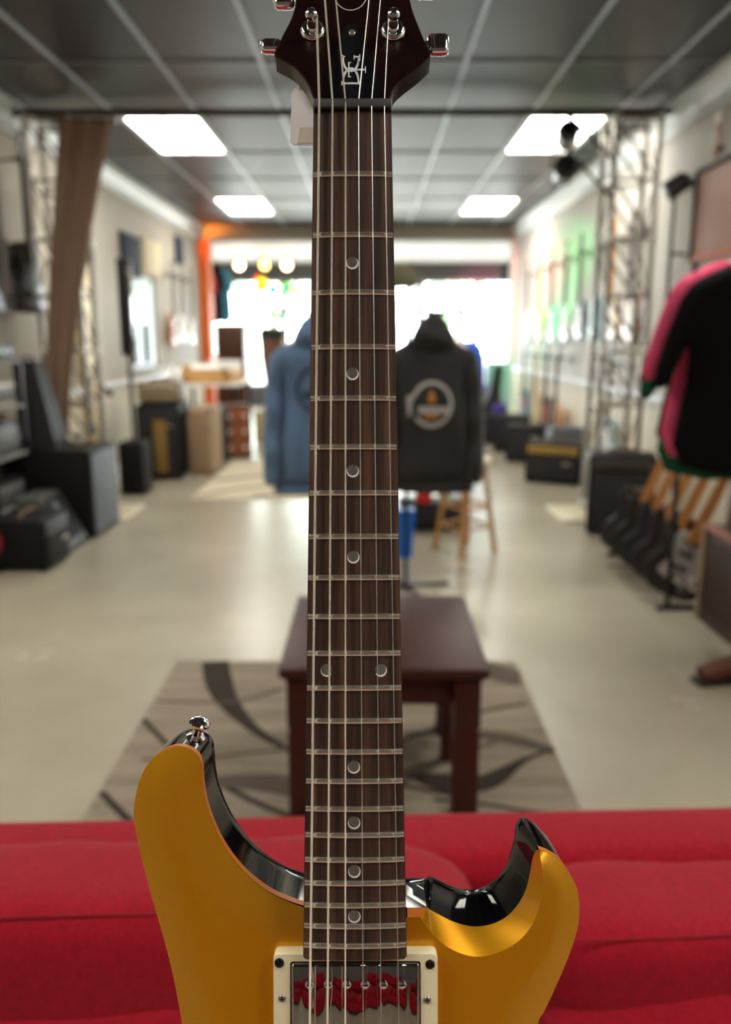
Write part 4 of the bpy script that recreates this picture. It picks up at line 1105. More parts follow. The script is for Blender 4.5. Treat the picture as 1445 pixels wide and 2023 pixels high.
def make_proto(shape, acoustic=False):
    root = bpy.data.objects.new('electric_guitar' if not acoustic else 'acoustic_guitar', None); COL.objects.link(root); root.empty_display_size = 0.05
    H = max(p[1] for p in shape); dp = 0.095 if acoustic else 0.042
    xz_prism(outline(shape), -dp / 2, dp / 2).build('body', black, root, smooth=40)
    f = -dp / 2
    if acoustic:
        MB().lathe([(0.05, 0.0), (0.05, 0.002)], 24, T((0, f, 0.30)) @ RX(PI / 2)).build('sound_hole', C('hole_black', 12, 10, 9), root)
        MB().box((0, f - 0.004, 0.14), (0.15, 0.01, 0.025), 0.003).build('bridge', walnut, root)
        n0, nl = 0.33, 0.52
    else:
        pg = [(-0.09, 0.10), (0.08, 0.08), (0.10, 0.2), (0.075, 0.32), (-0.08, 0.33), (-0.06, 0.2)]
        xz_prism([(q.x, q.y) for q in crom([(a, c, 0) for a, c in pg], 4, True)], f - 0.004, f + 0.008).build('pickguard', white, root)
        for z in (0.16, 0.235, 0.30): MB().box((0, f - 0.006, z), (0.075, 0.012, 0.02), 0.004).build('pickup', cream, root)
        MB().box((0, f - 0.007, 0.10), (0.08, 0.014, 0.03), 0.004).build('bridge', chrome, root)
        for x, z in ((0.085, 0.13), (0.10, 0.09)): MB().lathe([(0.012, 0), (0.010, 0.016)], 14, T((x, f - 0.002, z)) @ RX(PI / 2)).build('knob', white, root)
        n0, nl = 0.29, 0.46
    nk = MB(); z0, z1 = n0, H + nl
    nk.v = [(-0.028, f - 0.012, z0), (0.028, f - 0.012, z0), (0.022, f - 0.012, z1), (-0.022, f - 0.012, z1), (-0.024, f + 0.016, z0), (0.024, f + 0.016, z0), (0.018, f + 0.012, z1), (-0.018, f + 0.012, z1)]
    nk.f = [(0, 1, 2, 3), (7, 6, 5, 4), (0, 4, 5, 1), (1, 5, 6, 2), (2, 6, 7, 3), (3, 7, 4, 0)]
    nk.build('neck', maple, root, smooth=0)
    hd = [(-0.022, z1), (-0.04, z1 + 0.03), (-0.035, z1 + 0.15), (-0.01, z1 + 0.185), (0.02, z1 + 0.175), (0.035, z1 + 0.14), (0.038, z1 + 0.03), (0.022, z1)]
    hh = xz_prism(hd, f - 0.010, f + 0.006).build('headstock', maple, root)
    for k in range(6):
        s = -1 if k < 3 else 1
        MB().tube([(s * 0.03, f, z1 + 0.045 + 0.04 * (k % 3)), (s * 0.058, f, z1 + 0.045 + 0.04 * (k % 3))], [0.005, 0.009], 8).build('tuner', chrome, hh)
    st_ = MB()
    for k in range(6): st_.tube([(-0.021 + 0.0084 * k, f - 0.016, 0.10), (-0.016 + 0.0064 * k, f - 0.015, z1 + 0.02)], 0.0007, 4)
    so = st_.build('string_set', steel, root); so['kind'] = 'stuff'
    root['top'] = z1 + 0.18
    return root
PROTO = {'strat': make_proto(STRAT), 'single': make_proto(SINGLE), 'acoustic': make_proto(ACOU, True)}
USED = set()
def lac(r, g, b): return C('finish_%d_%d_%d' % (r, g, b), r, g, b, rough=0.35, coat=0.15)
def guitar_at(kind, mtx, body, label, group, neck=None, guard=None):
    o = PROTO[kind] if kind not in USED else copy_tree(PROTO[kind])
    USED.add(kind)
    o.matrix_world = mtx
    tag(o, label, 'guitar', group)
    for ch in o.children:
        b_ = ch.name.split('.')[0]
        if b_ == 'body': recolor(ch, lac(*body))
        if b_ in ('neck', 'headstock') and neck: recolor(ch, neck)
        if b_ == 'pickguard': recolor(ch, guard or white)
    return o
dark_neck = C('rosewood_neck', 60, 38, 28, rough=0.4)
def wall_guitar(kind, x, y, ztop, rz, body, label, group, neck=None, guard=None, short='', off=None):
    H = PROTO[kind]['top'] if 'top' in PROTO[kind] else 1.0
    dz = 0.02 if kind != 'acoustic' else 0.05
    s = 1 if x > 0 else -1
    off = off or (0.10 if kind == 'acoustic' else 0.075)
    guitar_at(kind, T((x - s * off, y, ztop - H)) @ RZ(rz), body, label, group, neck, guard)
    hk = MB().tube([(0, 0, 0), (-s * (off + 0.02), 0, 0.015)], 0.008, 8).box((-s * 0.006, 0, 0), (0.012, 0.06, 0.08), 0.003)
    hk.tube([(-s * (off + 0.05), -0.045, 0.03), (-s * (off), -0.045, 0.0), (-s * off, 0.045, 0.0), (-s * (off + 0.05), 0.045, 0.03)], 0.007, 8)
    h = thing('wall_hook', 'black wall hook holding the ' + short, 'hook', (x - s * 0.001, y, ztop - 0.185), group='guitar hooks')
    hk.build('hook_arm', darkmetal, h)
up = [('strat', 6.75, (206, 110, 50), 'sunburst orange', dark_neck), ('single', 7.25, (214, 196, 160), 'pale natural', None), ('strat', 7.78, (120, 190, 205), 'light aqua', dark_neck), ('single', 8.35, (60, 66, 78), 'slate dark', dark_neck),
      ('strat', 8.95, (226, 228, 226), 'bright white', dark_neck), ('strat', 9.6, (160, 205, 212), 'ice blue', walnut), ('single', 10.3, (226, 214, 120), 'pale yellow', None), ('strat', 11.1, (236, 226, 226), 'blush white', dark_neck)]
ords = ['first', 'second', 'third', 'fourth', 'fifth', 'sixth', 'seventh', 'eighth']
for i, (k, y, c, nm, nk) in enumerate(up):
    wall_guitar(k, XR, y, 2.34, -PI / 2, c, f'{nm} electric guitar, {ords[i]} of the upper right wall row counting from the truss', 'guitars in the upper row on the right wall', nk, short=nm + ' guitar on the right wall')
lowr = [('strat', 7.05, (170, 205, 228), 'sky blue electric guitar low on the right wall just behind the truss', 'low guitars on the right wall', None), ('acoustic', 8.85, (196, 150, 110), 'tan acoustic guitar low on the right wall above the gold panel amplifier', None, walnut),
        ('strat', 9.6, (40, 34, 36), 'black electric guitar with a red guard low on the right wall', None, None), ('single', 10.25, (232, 212, 150), 'cream single cut guitar low on the right wall', None, None), ('strat', 11.0, (90, 150, 186), 'medium blue electric guitar with a pink guard low on the right wall', None, None)]
for i, (k, y, c, lb, _, nk) in enumerate(lowr):
    gd = {2: C('guard_red', 220, 60, 60), 4: C('guard_pink', 236, 120, 140)}.get(i)
    wall_guitar(k, XR - 0.02, y, 1.30, -PI / 2, c, lb, 'guitars in the lower row on the right wall', nk, gd, short=lb.split(' low on')[0])
# left wall, near: two black acoustic guitars and more
wall_guitar('acoustic', XL, 5.36, 2.69, PI / 2, (14, 12, 12), 'black acoustic guitar on the left wall, cut by the picture edge', 'black guitars on the left wall', C('neck_black', 28, 24, 22), short='black acoustic guitar nearest the left picture edge', off=0.16)
wall_guitar('acoustic', XL, 5.81, 2.69, PI / 2, (14, 12, 12), 'black acoustic guitar on the left wall, next to the truss tower', 'black guitars on the left wall', C('neck_black', 28, 24, 22), short='black acoustic guitar beside the truss', off=0.16)
wall_guitar('strat', XL, 10.45, 2.28, PI / 2, (214, 130, 76), 'orange bodied guitar on the left wall past the side window', 'guitars past the side window', short='orange bodied guitar past the side window')
wall_guitar('single', XL, 10.95, 2.28, PI / 2, (200, 202, 192), 'white bodied guitar on the left wall past the side window', 'guitars past the side window', dark_neck, short='white bodied guitar past the side window')
wall_guitar('strat', XL, 11.5, 2.28, PI / 2, (196, 176, 160), 'beige bodied guitar on the left wall nearest the orange column', 'guitars past the side window', short='beige bodied guitar near the orange column')
# guitars on the floor rack, right
rk = thing('guitar_rack', 'black folding floor rack holding a row of guitars', 'rack', (1.72, 4.42, 0))
for s in (-1, 1):
    MB().tube([(-0.22, s * 0.52, 0.016), (0.24, s * 0.52, 0.016)], 0.014, 8).build('foot', darkmetal, rk)
    MB().tube([(0.20, s * 0.52, 0.016), (0.14, s * 0.52, 0.72)], 0.012, 8).build('upright', darkmetal, rk)
MB().tube([(-0.15, -0.54, 0.10), (-0.15, 0.54, 0.10)], 0.018, 10).build('lower_rail', C('rail_foam', 70, 66, 58, rough=0.8), rk)
MB().tube([(0.14, -0.54, 0.72), (0.14, 0.54, 0.72)], 0.018, 10).build('upper_rail', C('rail_foam', 70, 66, 58, rough=0.8), rk)
rows = [(4.04, (16, 15, 16), 'black guitar with a grey guard at the near end of the floor rack'), (4.24, (26, 20, 22), 'dark plum guitar second from the near end of the floor rack'), (4.44, (20, 24, 34), 'midnight blue guitar in the middle of the floor rack'), (4.64, (22, 20, 18), 'dark brown guitar fourth from the near end of the floor rack'), (4.84, (30, 28, 40), 'inky violet guitar at the far end of the floor rack')]
orange_reflect_k = C('knob_orange_reflection', 226, 108, 48, rough=0.3)  # orange base colour stands in for reflections on the knobs
for i, (y, c, lb) in enumerate(rows):
    g = guitar_at('strat', T((1.52, y - 0.06, 0.06)) @ RZ(math.radians(-28)) @ RY(math.radians(20)) @ RX(math.radians(-5)), c, lb, 'guitars on the floor rack', C('amber_neck', 196, 130, 62, rough=0.3), C('guard_grey', 150, 146, 144) if i == 0 else C('guard_dark', 40, 36, 38))
    for ch in g.children:
        if ch.name.split('.')[0] == 'knob': recolor(ch, orange_reflect_k if i % 2 else white)
        if ch.name.split('.')[0] == 'pickup': recolor(ch, black)
# red guitar at the left picture edge
guitar_at('single', T((-2.20, 4.36, 0.10)) @ RZ(math.radians(60)) @ RX(math.radians(-8)), (120, 14, 22), 'dark red guitar leaning at the left picture edge', None, dark_neck, C('guard_dark', 40, 36, 38))

# ================================================================== AMPLIFIERS AND SPEAKERS
def amp(label, loc, size, rz, panel=None, cloth=grille, body=black, badge=True, cat='amplifier', name='guitar_amplifier', group=None, handle=True, feet=True):
    wx, dy, h = size
    t = thing(name, label, cat, loc, rz, group)
    MB().box((0, 0, h / 2 + 0.008), (wx, dy, h - 0.016), 0.014, seg=3).build('cabinet', body, t)
    ph = 0.0
    if panel:
        ph = 0.085
        pn = MB().box((0, -dy / 2 - 0.004, h - 0.06), (wx - 0.05, 0.014, ph - 0.015), 0.003).build('control_panel', panel, t)
        for k in range(6):
            MB().lathe([(0.012, 0), (0.010, 0.016)], 12, T((-wx * 0.36 + k * wx * 0.13, -dy / 2 - 0.010, h - 0.06)) @ RX(PI / 2)).build('knob', blackgloss, pn)
    gh_ = h - 0.07 - ph
    MB().box((0, -dy / 2 - 0.003, 0.035 + gh_ / 2), (wx - 0.05, 0.016, gh_), 0.004).build('grille', cloth, t)
    if badge: MB().box((wx * 0.26, -dy / 2 - 0.013, 0.035 + gh_ * 0.75), (0.08, 0.006, 0.025), 0.002).build('badge', steel, t)
    if handle: MB().tube([(-0.11, 0, h - 0.004), (-0.09, 0, h + 0.022), (0.09, 0, h + 0.022), (0.11, 0, h - 0.004)], 0.010, 8).build('handle', C('handle_brown', 110, 86, 62, rough=0.6), t)
    for sx in (-1, 1):
        for sy in (-1, 1):
            MB().box((sx * (wx / 2 - 0.018), sy * (dy / 2 - 0.018), h - 0.016), (0.042, 0.042, 0.034), 0.012).build('corner', darkmetal, t)
            if feet: MB().lathe([(0.018, 0), (0.022, 0.012)], 12, T((sx * (wx / 2 - 0.04), sy * (dy / 2 - 0.04), 0))).build('foot', C('rubber', 18, 18, 18), t)
    return t
# left side, near to far
amp('big black subwoofer with a grey grille below the tan drape', (-2.17, 5.62, 0), (0.54, 0.60, 0.61), PI / 2, cloth=greygrille, cat='speaker', name='subwoofer', handle=False)
amp('small black practice amplifier with a worn top at the left', (-2.05, 4.73, 0), (0.36, 0.33, 0.31), PI / 2, panel=C('panel_grey', 96, 98, 104))
wg = thing('floor_monitor', 'grey framed wedge monitor between the practice amplifier and the subwoofer', 'speaker', (-2.05, 5.10, 0))
mb = MB(); pr = [(-0.16, 0), (0.15, 0), (0.15, 0.06), (-0.02, 0.36), (-0.16, 0.36)]
mb.v = [(x, -0.17, z) for x, z in pr] + [(x, 0.17, z) for x, z in pr]; mb.f = [(0, 1, 2, 3, 4), (9, 8, 7, 6, 5)] + [(i, (i + 1) % 5, 5 + (i + 1) % 5, 5 + i) for i in range(5)]
mb.build('cabinet', C('frame_grey', 84, 84, 82, rough=0.5), wg, smooth=0)
mm = T((0.066, 0, 0.212)) @ RY(math.radians(60.4))
MB().box((0, 0, 0), (0.30, 0.29, 0.012), 0.004, mm).build('grille', grille, wg)
MB().lathe([(0.035, 0.006), (0.02, 0.012)], 20, mm @ T((-0.08, 0, 0))).build('tweeter', greygrille, wg)
pa = thing('column_speaker', 'slim black column loudspeaker on a pole over its bass box', 'speaker', (-2.06, 7.05, 0))
MB().box((0, 0, 0.235), (0.21, 0.30, 0.45), 0.012).build('bass_box', black, pa)
MB().tube([(0, 0, 0.455), (0, 0, 1.22)], 0.017, 10).build('pole', darkmetal, pa)
MB().box((0, 0, 1.59), (0.105, 0.12, 0.80), 0.014).build('column', blackgloss, pa)
MB().box((0, -0.063, 1.59), (0.085, 0.01, 0.76), 0.003).build('grille', grille, pa)
amp('tall black cabinet with a gold grille strip on the left side', (-2.03, 7.98, 0), (0.40, 0.62, 0.72), 0.05, cloth=grille, cat='speaker', name='speaker_cabinet', handle=False)
sp = thing('grille_strip', 'upright gold cloth grille strip leaning on the tall black cabinet', 'panel', (-1.98, 7.625, 0.05), 0.05)
MB().box((0, 0, 0.28), (0.12, 0.02, 0.50), 0.004).build('cloth_panel', goldcloth, sp)
MB().box((0, 0.008, 0.28), (0.14, 0.012, 0.53), 0.003).build('frame', black, sp)
amp('beige tweed speaker cabinet right of the tall black cabinet', (-1.68, 8.25, 0), (0.24, 0.55, 0.66), 0.0, cloth=C('tweed_cloth', 150, 124, 96, rough=0.8), body=C('tweed', 164, 138, 108, rough=0.8, scale=200), cat='speaker', name='speaker_cabinet', handle=False)
amp('pale grey speaker with a silver front beside the beige cabinet', (-1.73, 8.85, 0), (0.30, 0.40, 0.62), 0.0, cloth=C('silver_cloth', 130, 140, 156, rough=0.5), cat='speaker', name='speaker_cabinet', handle=False)
amp('beige amplifier head with black knobs on the tall black cabinet', (-2.03, 7.95, 0.725), (0.40, 0.28, 0.20), 0.05, panel=C('panel_beige', 176, 160, 136), cloth=C('head_cloth', 150, 132, 110), body=C('head_body', 120, 106, 90), badge=False)
# right side
amp('black combo amplifier with a dark front in front of the right truss', (1.76, 5.60, 0), (0.44, 0.30, 0.56), -0.25, panel=C('panel_dark', 60, 58, 54), handle=True)
amp('black combo amplifier with a gold control panel by the right wall', (1.78, 7.62, 0), (0.52, 0.36, 0.38), -0.5, panel=C('panel_gold', 170, 136, 66))
amp('black speaker box behind the gold panel amplifier', (1.74, 8.98, 0), (0.40, 0.34, 0.40), -0.3, cat='speaker', name='speaker_cabinet', handle=False)
amp('small black amplifier third back along the right wall', (1.72, 9.75, 0), (0.42, 0.30, 0.42), -0.2)
amp('squat black amplifier nearest the gig bag by the right wall', (1.66, 10.45, 0), (0.40, 0.30, 0.36), -0.1)
amp('grey cube speaker beside the black speaker box', (1.98, 8.22, 0), (0.28, 0.30, 0.46), -PI / 2, cloth=greygrille, body=C('grey_cab', 84, 88, 94, rough=0.6), cat='speaker', name='speaker_cabinet', handle=False)
bc_ = thing('brown_cabinet', 'dark brown mesh front cabinet with beige edge strips at the right picture edge', 'cabinet', (1.875, 3.36, 0))
MB().box((0, 0, 0.235), (0.52, 0.90, 0.47), 0.008).build('body', C('dark_brown', 60, 34, 26, rough=0.5), bc_)
MB().box((-0.262, 0, 0.24), (0.012, 0.80, 0.36), 0.003).build('mesh_front', C('brown_mesh', 52, 34, 26, rough=0.7, scale=300, bump=0.5), bc_)
for s in (-1, 1): MB().box((-0.258, s * 0.437, 0.235), (0.026, 0.026, 0.47), 0.006).build('edge_strip', C('edge_beige', 170, 150, 118, rough=0.5), bc_)
MB().box((-0.252, 0, 0.462), (0.03, 0.90, 0.026), 0.006).build('top_strip', C('strip_rust', 150, 82, 60, rough=0.5), bc_)
bx2 = thing('leather_chest', 'reddish brown leather chest standing on the dark brown cabinet', 'chest', (1.89, 3.36, 0.476))
MB().box((0, 0, 0.11), (0.44, 0.72, 0.22), 0.012).build('chest', C('maroon_leather', 92, 40, 34, rough=0.5), bx2)
MB().box((0, 0, 0.25), (0.45, 0.73, 0.06), 0.02, seg=3).build('lid', C('maroon_leather', 92, 40, 34, rough=0.5), bx2)
MB().box((-0.226, 0, 0.215), (0.012, 0.05, 0.07), 0.003).build('clasp', nickel, bx2)
# gig bags
def gig_bag(label, mtx, col):
    t = thing('gig_bag', label, 'bag'); t.matrix_world = mtx
    o = [(0, 0), (0.15, 0.01), (0.19, 0.10), (0.17, 0.25), (0.155, 0.35), (0.12, 0.48), (0.075, 0.62), (0.07, 0.90), (0.05, 0.98), (0, 1.0)]
    m = C('nylon_%d' % col[0], *col, rough=0.7, scale=90)
    puff(outline(o), 0.13, 0.06, 0.03).build('shell', m, t, smooth=70)
    pk = [(-0.10, 0.08), (0.10, 0.08), (0.10, 0.30), (-0.10, 0.30)]
    xz_prism(pk, -0.082, -0.05).build('pocket', m, t)
    MB().tube([(-0.03, -0.055, 0.5), (-0.03, -0.09, 0.53), (0.03, -0.09, 0.53), (0.03, -0.055, 0.5)], 0.008, 6).build('handle', black, t)
gig_bag('tall black gig bag leaning on the right wall at the back', T((1.62, 10.95, 0)) @ RZ(-0.5) @ RY(math.radians(6)), (24, 24, 27))
ec = thing('equipment_case', 'black tapered equipment case standing on the big subwoofer', 'case', (-2.27, 5.56, 0.61))
mb = MB(); mb.v = [(-0.10, -0.12, 0), (0.15, -0.12, 0), (0.15, 0.12, 0), (-0.10, 0.12, 0), (-0.12, -0.08, 0.58), (0.03, -0.08, 0.58), (0.03, 0.08, 0.58), (-0.12, 0.08, 0.58)]
mb.f = [(0, 1, 2, 3), (4, 5, 6, 7), (0, 1, 5, 4), (1, 2, 6, 5), (2, 3, 7, 6), (3, 0, 4, 7)]
mb.build('shell', C('case_black', 30, 30, 33, rough=0.6), ec, smooth=0)
MB().tube([(-0.085, 0, 0.58), (-0.075, 0, 0.61), (-0.015, 0, 0.61), (-0.005, 0, 0.58)], 0.008, 8).build('handle', darkmetal, ec)

# ================================================================== RIGHT: SHIRTS ON A RAIL
rl = thing('garment_rail', 'copper garment rail at the right holding the tee shirts', 'rack', (1.50, 3.35, 0))
cop = C('copper_pipe', 190, 98, 60, rough=0.3, metal=0.7)
MB().tube([(0, -0.62, 1.70), (0, 0.57, 1.70)], 0.014, 10).build('rail', cop, rl)
for y in (-0.60, 0.55):
    MB().tube([(0, y, 0.02), (0, y, 1.70)], 0.012, 10).build('post', darkmetal, rl)
    MB().tube([(-0.05, y, 0.014), (0.05, y, 0.014)], 0.013, 8).build('foot', darkmetal, rl)
def tee(y, col, label, zs=0.88, dx=0.0, L_=0.73):
    t = thing('tee_shirt', label, 'shirt', (1.50 + dx, y, zs), group='tee shirts on the copper rail')
    rnd = random.Random(label); p = rnd.uniform(0, 6)
    o = [(-0.255, 0.0), (0.255, 0.0), (0.26, 0.3), (0.258, 0.40), (0.275, 0.44), (0.36, 0.36), (0.43, 0.42), (0.36, 0.58), (0.28, 0.66), (0.18, 0.70), (0.10, 0.73), (0.05, 0.70), (-0.05, 0.70), (-0.10, 0.73), (-0.18, 0.70), (-0.28, 0.66), (-0.36, 0.58), (-0.43, 0.42), (-0.36, 0.36), (-0.275, 0.44), (-0.258, 0.40), (-0.26, 0.3)]
    # sleeves hang down, close to the body
    o = [((math.copysign(0.255 + (abs(x) - 0.255) * 0.72, x), z - (abs(x) - 0.255) * 0.6) if abs(x) > 0.262 else (x, z)) for x, z in o]
    m = C('cotton_%d_%d_%d' % col, *col, rough=0.92, scale=150, bump=0.2, spec=0.1)
    puff([(q.x, q.y) for q in crom([(a, c, 0) for a, c in o], 3, True)], 0.07, 0.05, 0.026, lambda x, z: 0.012 * math.sin(22 * x + p + 3 * z) * min(1, (0.8 - z))).build('shirt_body', m, t, smooth=70)
    MB().tube([(0.09 * math.cos(a), -0.03 * math.sin(a) - 0.012, 0.715 - 0.025 * max(0, math.sin(a))) for a in np.linspace(0, 2 * PI, 20)], 0.008, 6).build('collar', m, t)
    hg = MB().tube([(-0.20, 0, 0.665), (-0.04, 0, 0.735), (0.04, 0, 0.735), (0.20, 0, 0.665)], 0.009, 6)
    hg.tube([(0, 0, 0.735), (0, 0, 1.70 - zs - 0.02), (0.02, 0, 1.70 - zs + 0.012), (0.03, 0, 1.70 - zs - 0.005)], 0.003, 6); hg.build('hanger', white, t)
tee(2.98, (14, 14, 15), 'black tee shirt hanging at the front of the copper rail', 0.88, -0.09)
tee(3.13, (214, 82, 118), 'pink tee shirt hanging just behind the black one', 0.90, -0.085)
tee(3.24, (30, 82, 58), 'green tee shirt hanging behind the pink one', 0.82, -0.05)
tee(3.36, (120, 46, 44), 'rust red tee shirt hanging behind the green one', 0.89, -0.005)
tee(3.50, (18, 18, 20), 'black tee shirt hanging at the back of the copper rail', 0.86, 0.03)
bt = thing('boot', 'brown leather boot on the floor at the right picture edge', 'boot', (1.415, 3.03, 0), math.radians(-80))
MB().box((0, 0.0, 0.012), (0.085, 0.25, 0.022), 0.010).build('sole', C('sole_dark', 40, 26, 20), bt)
bo = MB().tube([(0, -0.10, 0.045), (0, -0.05, 0.055), (0, 0.02, 0.065), (0, 0.07, 0.08), (0, 0.085, 0.14), (0, 0.085, 0.24)], [0.034, 0.042, 0.043, 0.05, 0.046, 0.05], 14)
bo.build('upper', C('boot_leather', 92, 48, 34, rough=0.4), bt)
# things high on the right wall
pnl = thing('framed_panel', 'rose brown panel in a thin black frame high on the right wall', 'panel', (XR, 5.22, 1.86))
MB().box((-0.012, 0, 0.27), (0.018, 0.92, 0.52), 0.003).build('board', C('rose_brown', 176, 136, 124, rough=0.6), pnl)
for y in (-0.47, 0.47): MB().box((-0.018, y, 0.27), (0.036, 0.03, 0.58), 0.004).build('frame_side', black, pnl)
for z in (-0.005, 0.545): MB().box((-0.018, 0, z), (0.036, 0.92, 0.03), 0.004).build('frame_rail', black, pnl)
lp = thing('wall_spotlight', 'black and silver spotlight on a thin pole along the right wall', 'lamp', (2.08, 5.86, 1.55))
MB().tube([(0, 0, 0), (0, 0, 0.72)], 0.012, 8).build('pole', darkmetal, lp)
mq = T((0.0, 0, 0.80)) @ RX(math.radians(15)) @ RY(math.radians(55))
MB().lathe([(0.03, 0.10), (0.062, 0.07), (0.07, -0.07), (0.055, -0.075)], 20, mq).build('shade', C('shade_black', 34, 36, 38, rough=0.35), lp)
MB().lathe([(0.052, -0.073), (0.03, -0.088), (0.005, -0.092)], 20, mq).build('reflector', chrome, lp)
MB().tube([(0, 0, 0.36), (0.10, 0, 0.36)], 0.010, 8).build('bracket', darkmetal, lp)
wn = thing('guitar_neck', 'bare wooden guitar neck mounted above the framed panel', 'guitar part', (XR - 0.03, 5.40, 2.44))
MB().box((0, 0, 0.10), (0.022, 0.048, 0.20), 0.006).build('shaft', C('neck_rust', 150, 92, 54, rough=0.4), wn)
MB().box((0, 0, 0.235), (0.018, 0.07, 0.08), 0.008).build('head', white, wn)
MB().box((0.012, 0, 0.05), (0.034, 0.07, 0.03), 0.004).build('mount', darkmetal, wn)

# ================================================================== LEFT NEAR: SHELF RACK, MIC STAND
sr = thing('equipment_shelf', 'grey steel shelf unit at the left picture edge', 'shelf', (-2.37, 4.98, 0))
for sx in (-1, 1):
    for sy in (-1, 1): MB().bx((sx * 0.14 - 0.012, sy * 0.24 - 0.012, 0), (sx * 0.14 + 0.012, sy * 0.24 + 0.012, 1.22)).build('upright', darkmetal, sr)
for z in (0.30, 0.62, 0.92, 1.20): MB().box((0, 0, z), (0.30, 0.50, 0.02), 0.004).build('shelf_board', C('shelf_grey', 128, 126, 122, rough=0.5), sr)
for z, h, c, lb in ((0.632, 0.20, (60, 62, 66), 'dark grey rack unit on the middle shelf at the left'), (0.932, 0.14, (206, 200, 188), 'pale rack unit on the upper shelf at the left'), (0.312, 0.16, (28, 28, 30), 'black rack unit on the lowest shelf at the left'), (1.212, 0.10, (90, 92, 96), 'grey mixer on top of the left shelf unit')):
    t = thing('rack_unit', lb, 'equipment', (-2.37, 4.98, z), group='rack units on the left shelf')
    MB().box((0, 0, h / 2), (0.24, 0.42, h), 0.006).build('case', C('case_%d' % c[0], *c, rough=0.5), t)
    MB().box((0.122, 0, h / 2), (0.008, 0.38, h * 0.7), 0.002).build('faceplate', C('faceplate_grey', 104, 104, 104, rough=0.5), t)
    for k in range(4): MB().lathe([(0.012, 0), (0.010, 0.014)], 10, T((0.125, -0.14 + k * 0.09, h / 2)) @ RY(PI / 2)).build('knob', blackgloss, t)
ms = thing('microphone_stand', 'thin black microphone stand with boom arm at the left', 'stand', (-2.12, 5.22 - 0.28, 0.36))
ms.location = (-2.30, 6.72, 0)
MB().lathe([(0.12, 0), (0.12, 0.012), (0.02, 0.03)], 24).build('base', black, ms)
MB().tube([(0, 0, 0.02), (0, 0, 1.05)], 0.010, 8).build('pole', darkmetal, ms)
MB().tube([(0.15, -0.05, 0.92), (-0.16, 0.05, 1.34)], 0.008, 8).build('boom', darkmetal, ms)
MB().lathe([(0.012, -0.06), (0.018, 0.0), (0.026, 0.02), (0.022, 0.05), (0.005, 0.06)], 14, T((0.15, -0.05, 0.92)) @ RY(2.4)).build('microphone', darkmetal, ms)
for i, (u, v, c, lb) in enumerate(((208, 862, (206, 178, 140), 'small tan jar on the subwoofer'), (196, 876, (196, 184, 168), 'pale small cup on the subwoofer beside the jar'))):
    t = thing('jar', lb, 'jar', (-2.0 - 0.09 * i, 5.82 - 0.05 * i, 0.602))
    MB().lathe([(0.03, 0), (0.034, 0.01), (0.034, 0.06 - 0.02 * i), (0.028, 0.07 - 0.02 * i)], 18).build('glass', C('jar_%d' % c[0], *c, rough=0.3), t)
    MB().lathe([(0.036, 0.066 - 0.02 * i), (0.036, 0.086 - 0.02 * i), (0.01, 0.088 - 0.02 * i)], 18).build('lid', C('lid_blue', 60, 74, 96, rough=0.4), t)

# ================================================================== LEFT BACK: WALL PANELS, COUNTER, CLUTTER
t = thing('wall_panel', 'navy square acoustic panel high on the left wall', 'panel', (XL, 8.92, 1.98)); MB().box((0.025, 0, 0.21), (0.05, 0.60, 0.42), 0.010).build('pad', C('navy_felt', 54, 66, 84, rough=0.9), t); MB().box((0.006, 0, 0.21), (0.01, 0.62, 0.44), 0.003).build('backing', black, t)
t = thing('wall_panel', 'cream square acoustic panel beside the navy one', 'panel', (XL, 9.74, 2.06)); MB().box((0.025, 0, 0.19), (0.05, 0.76, 0.38), 0.010).build('pad', C('cream_felt', 232, 218, 188, rough=0.9), t); MB().box((0.006, 0, 0.19), (0.01, 0.78, 0.40), 0.003).build('backing', cream, t)
t = thing('wall_panel', 'navy small acoustic panel past the cream one', 'panel', (XL, 11.2, 2.30)); MB().box((0.025, 0, 0.17), (0.05, 0.34, 0.34), 0.010).build('pad', C('navy_felt', 54, 66, 84, rough=0.9), t); MB().box((0.006, 0, 0.17), (0.01, 0.36, 0.36), 0.003).build('backing', black, t)
ct = thing('display_table', 'long white topped display table piled with goods at the left back', 'table', (-1.95, 10.12, 0))
MB().box((0, 0, 0.80), (0.84, 1.30, 0.035), 0.008).build('table_top', C('laminate_white', 226, 220, 208, rough=0.4), ct)
for sx in (-1, 1):
    for sy in (-1, 1): MB().bx((sx * 0.37 - 0.02, sy * 0.58 - 0.02, 0), (sx * 0.37 + 0.02, sy * 0.58 + 0.02, 0.785)).build('leg', darkmetal, ct)
TZ = 0.818
def carton(lb, loc, size, rz, m, tape=True, name='carton', cat='box'):
    t = thing(name, lb, cat, loc, rz)
    MB().box((0, 0, size[2] / 2), size, 0.004, seg=1).build('box', m, t)
    MB().box((0, 0, size[2] + 0.001), (size[0] * 0.98, 0.05, 0.003)).build('tape', C('tape_tan', 196, 164, 110, rough=0.3), t)
    return t
carton('long brown cardboard carton on the display table', (-1.93, 9.66, TZ), (0.52, 0.22, 0.16), -0.25, cardboard)
carton('smaller brown carton at the left of the display table', (-2.22, 9.95, TZ), (0.20, 0.24, 0.20), 0.1, cardboard)
carton('white shipping carton at the back of the display table', (-1.85, 10.45, TZ), (0.42, 0.30, 0.24), 0.2, paper)
carton('peach coloured carton at the right of the display table', (-1.64, 9.95, TZ), (0.18, 0.26, 0.14), 0.1, C('peach_card', 232, 196, 160, rough=0.8))
carton('white flat box on the long brown carton', (-1.90, 9.67, TZ + 0.164), (0.36, 0.18, 0.05), -0.2, paper)
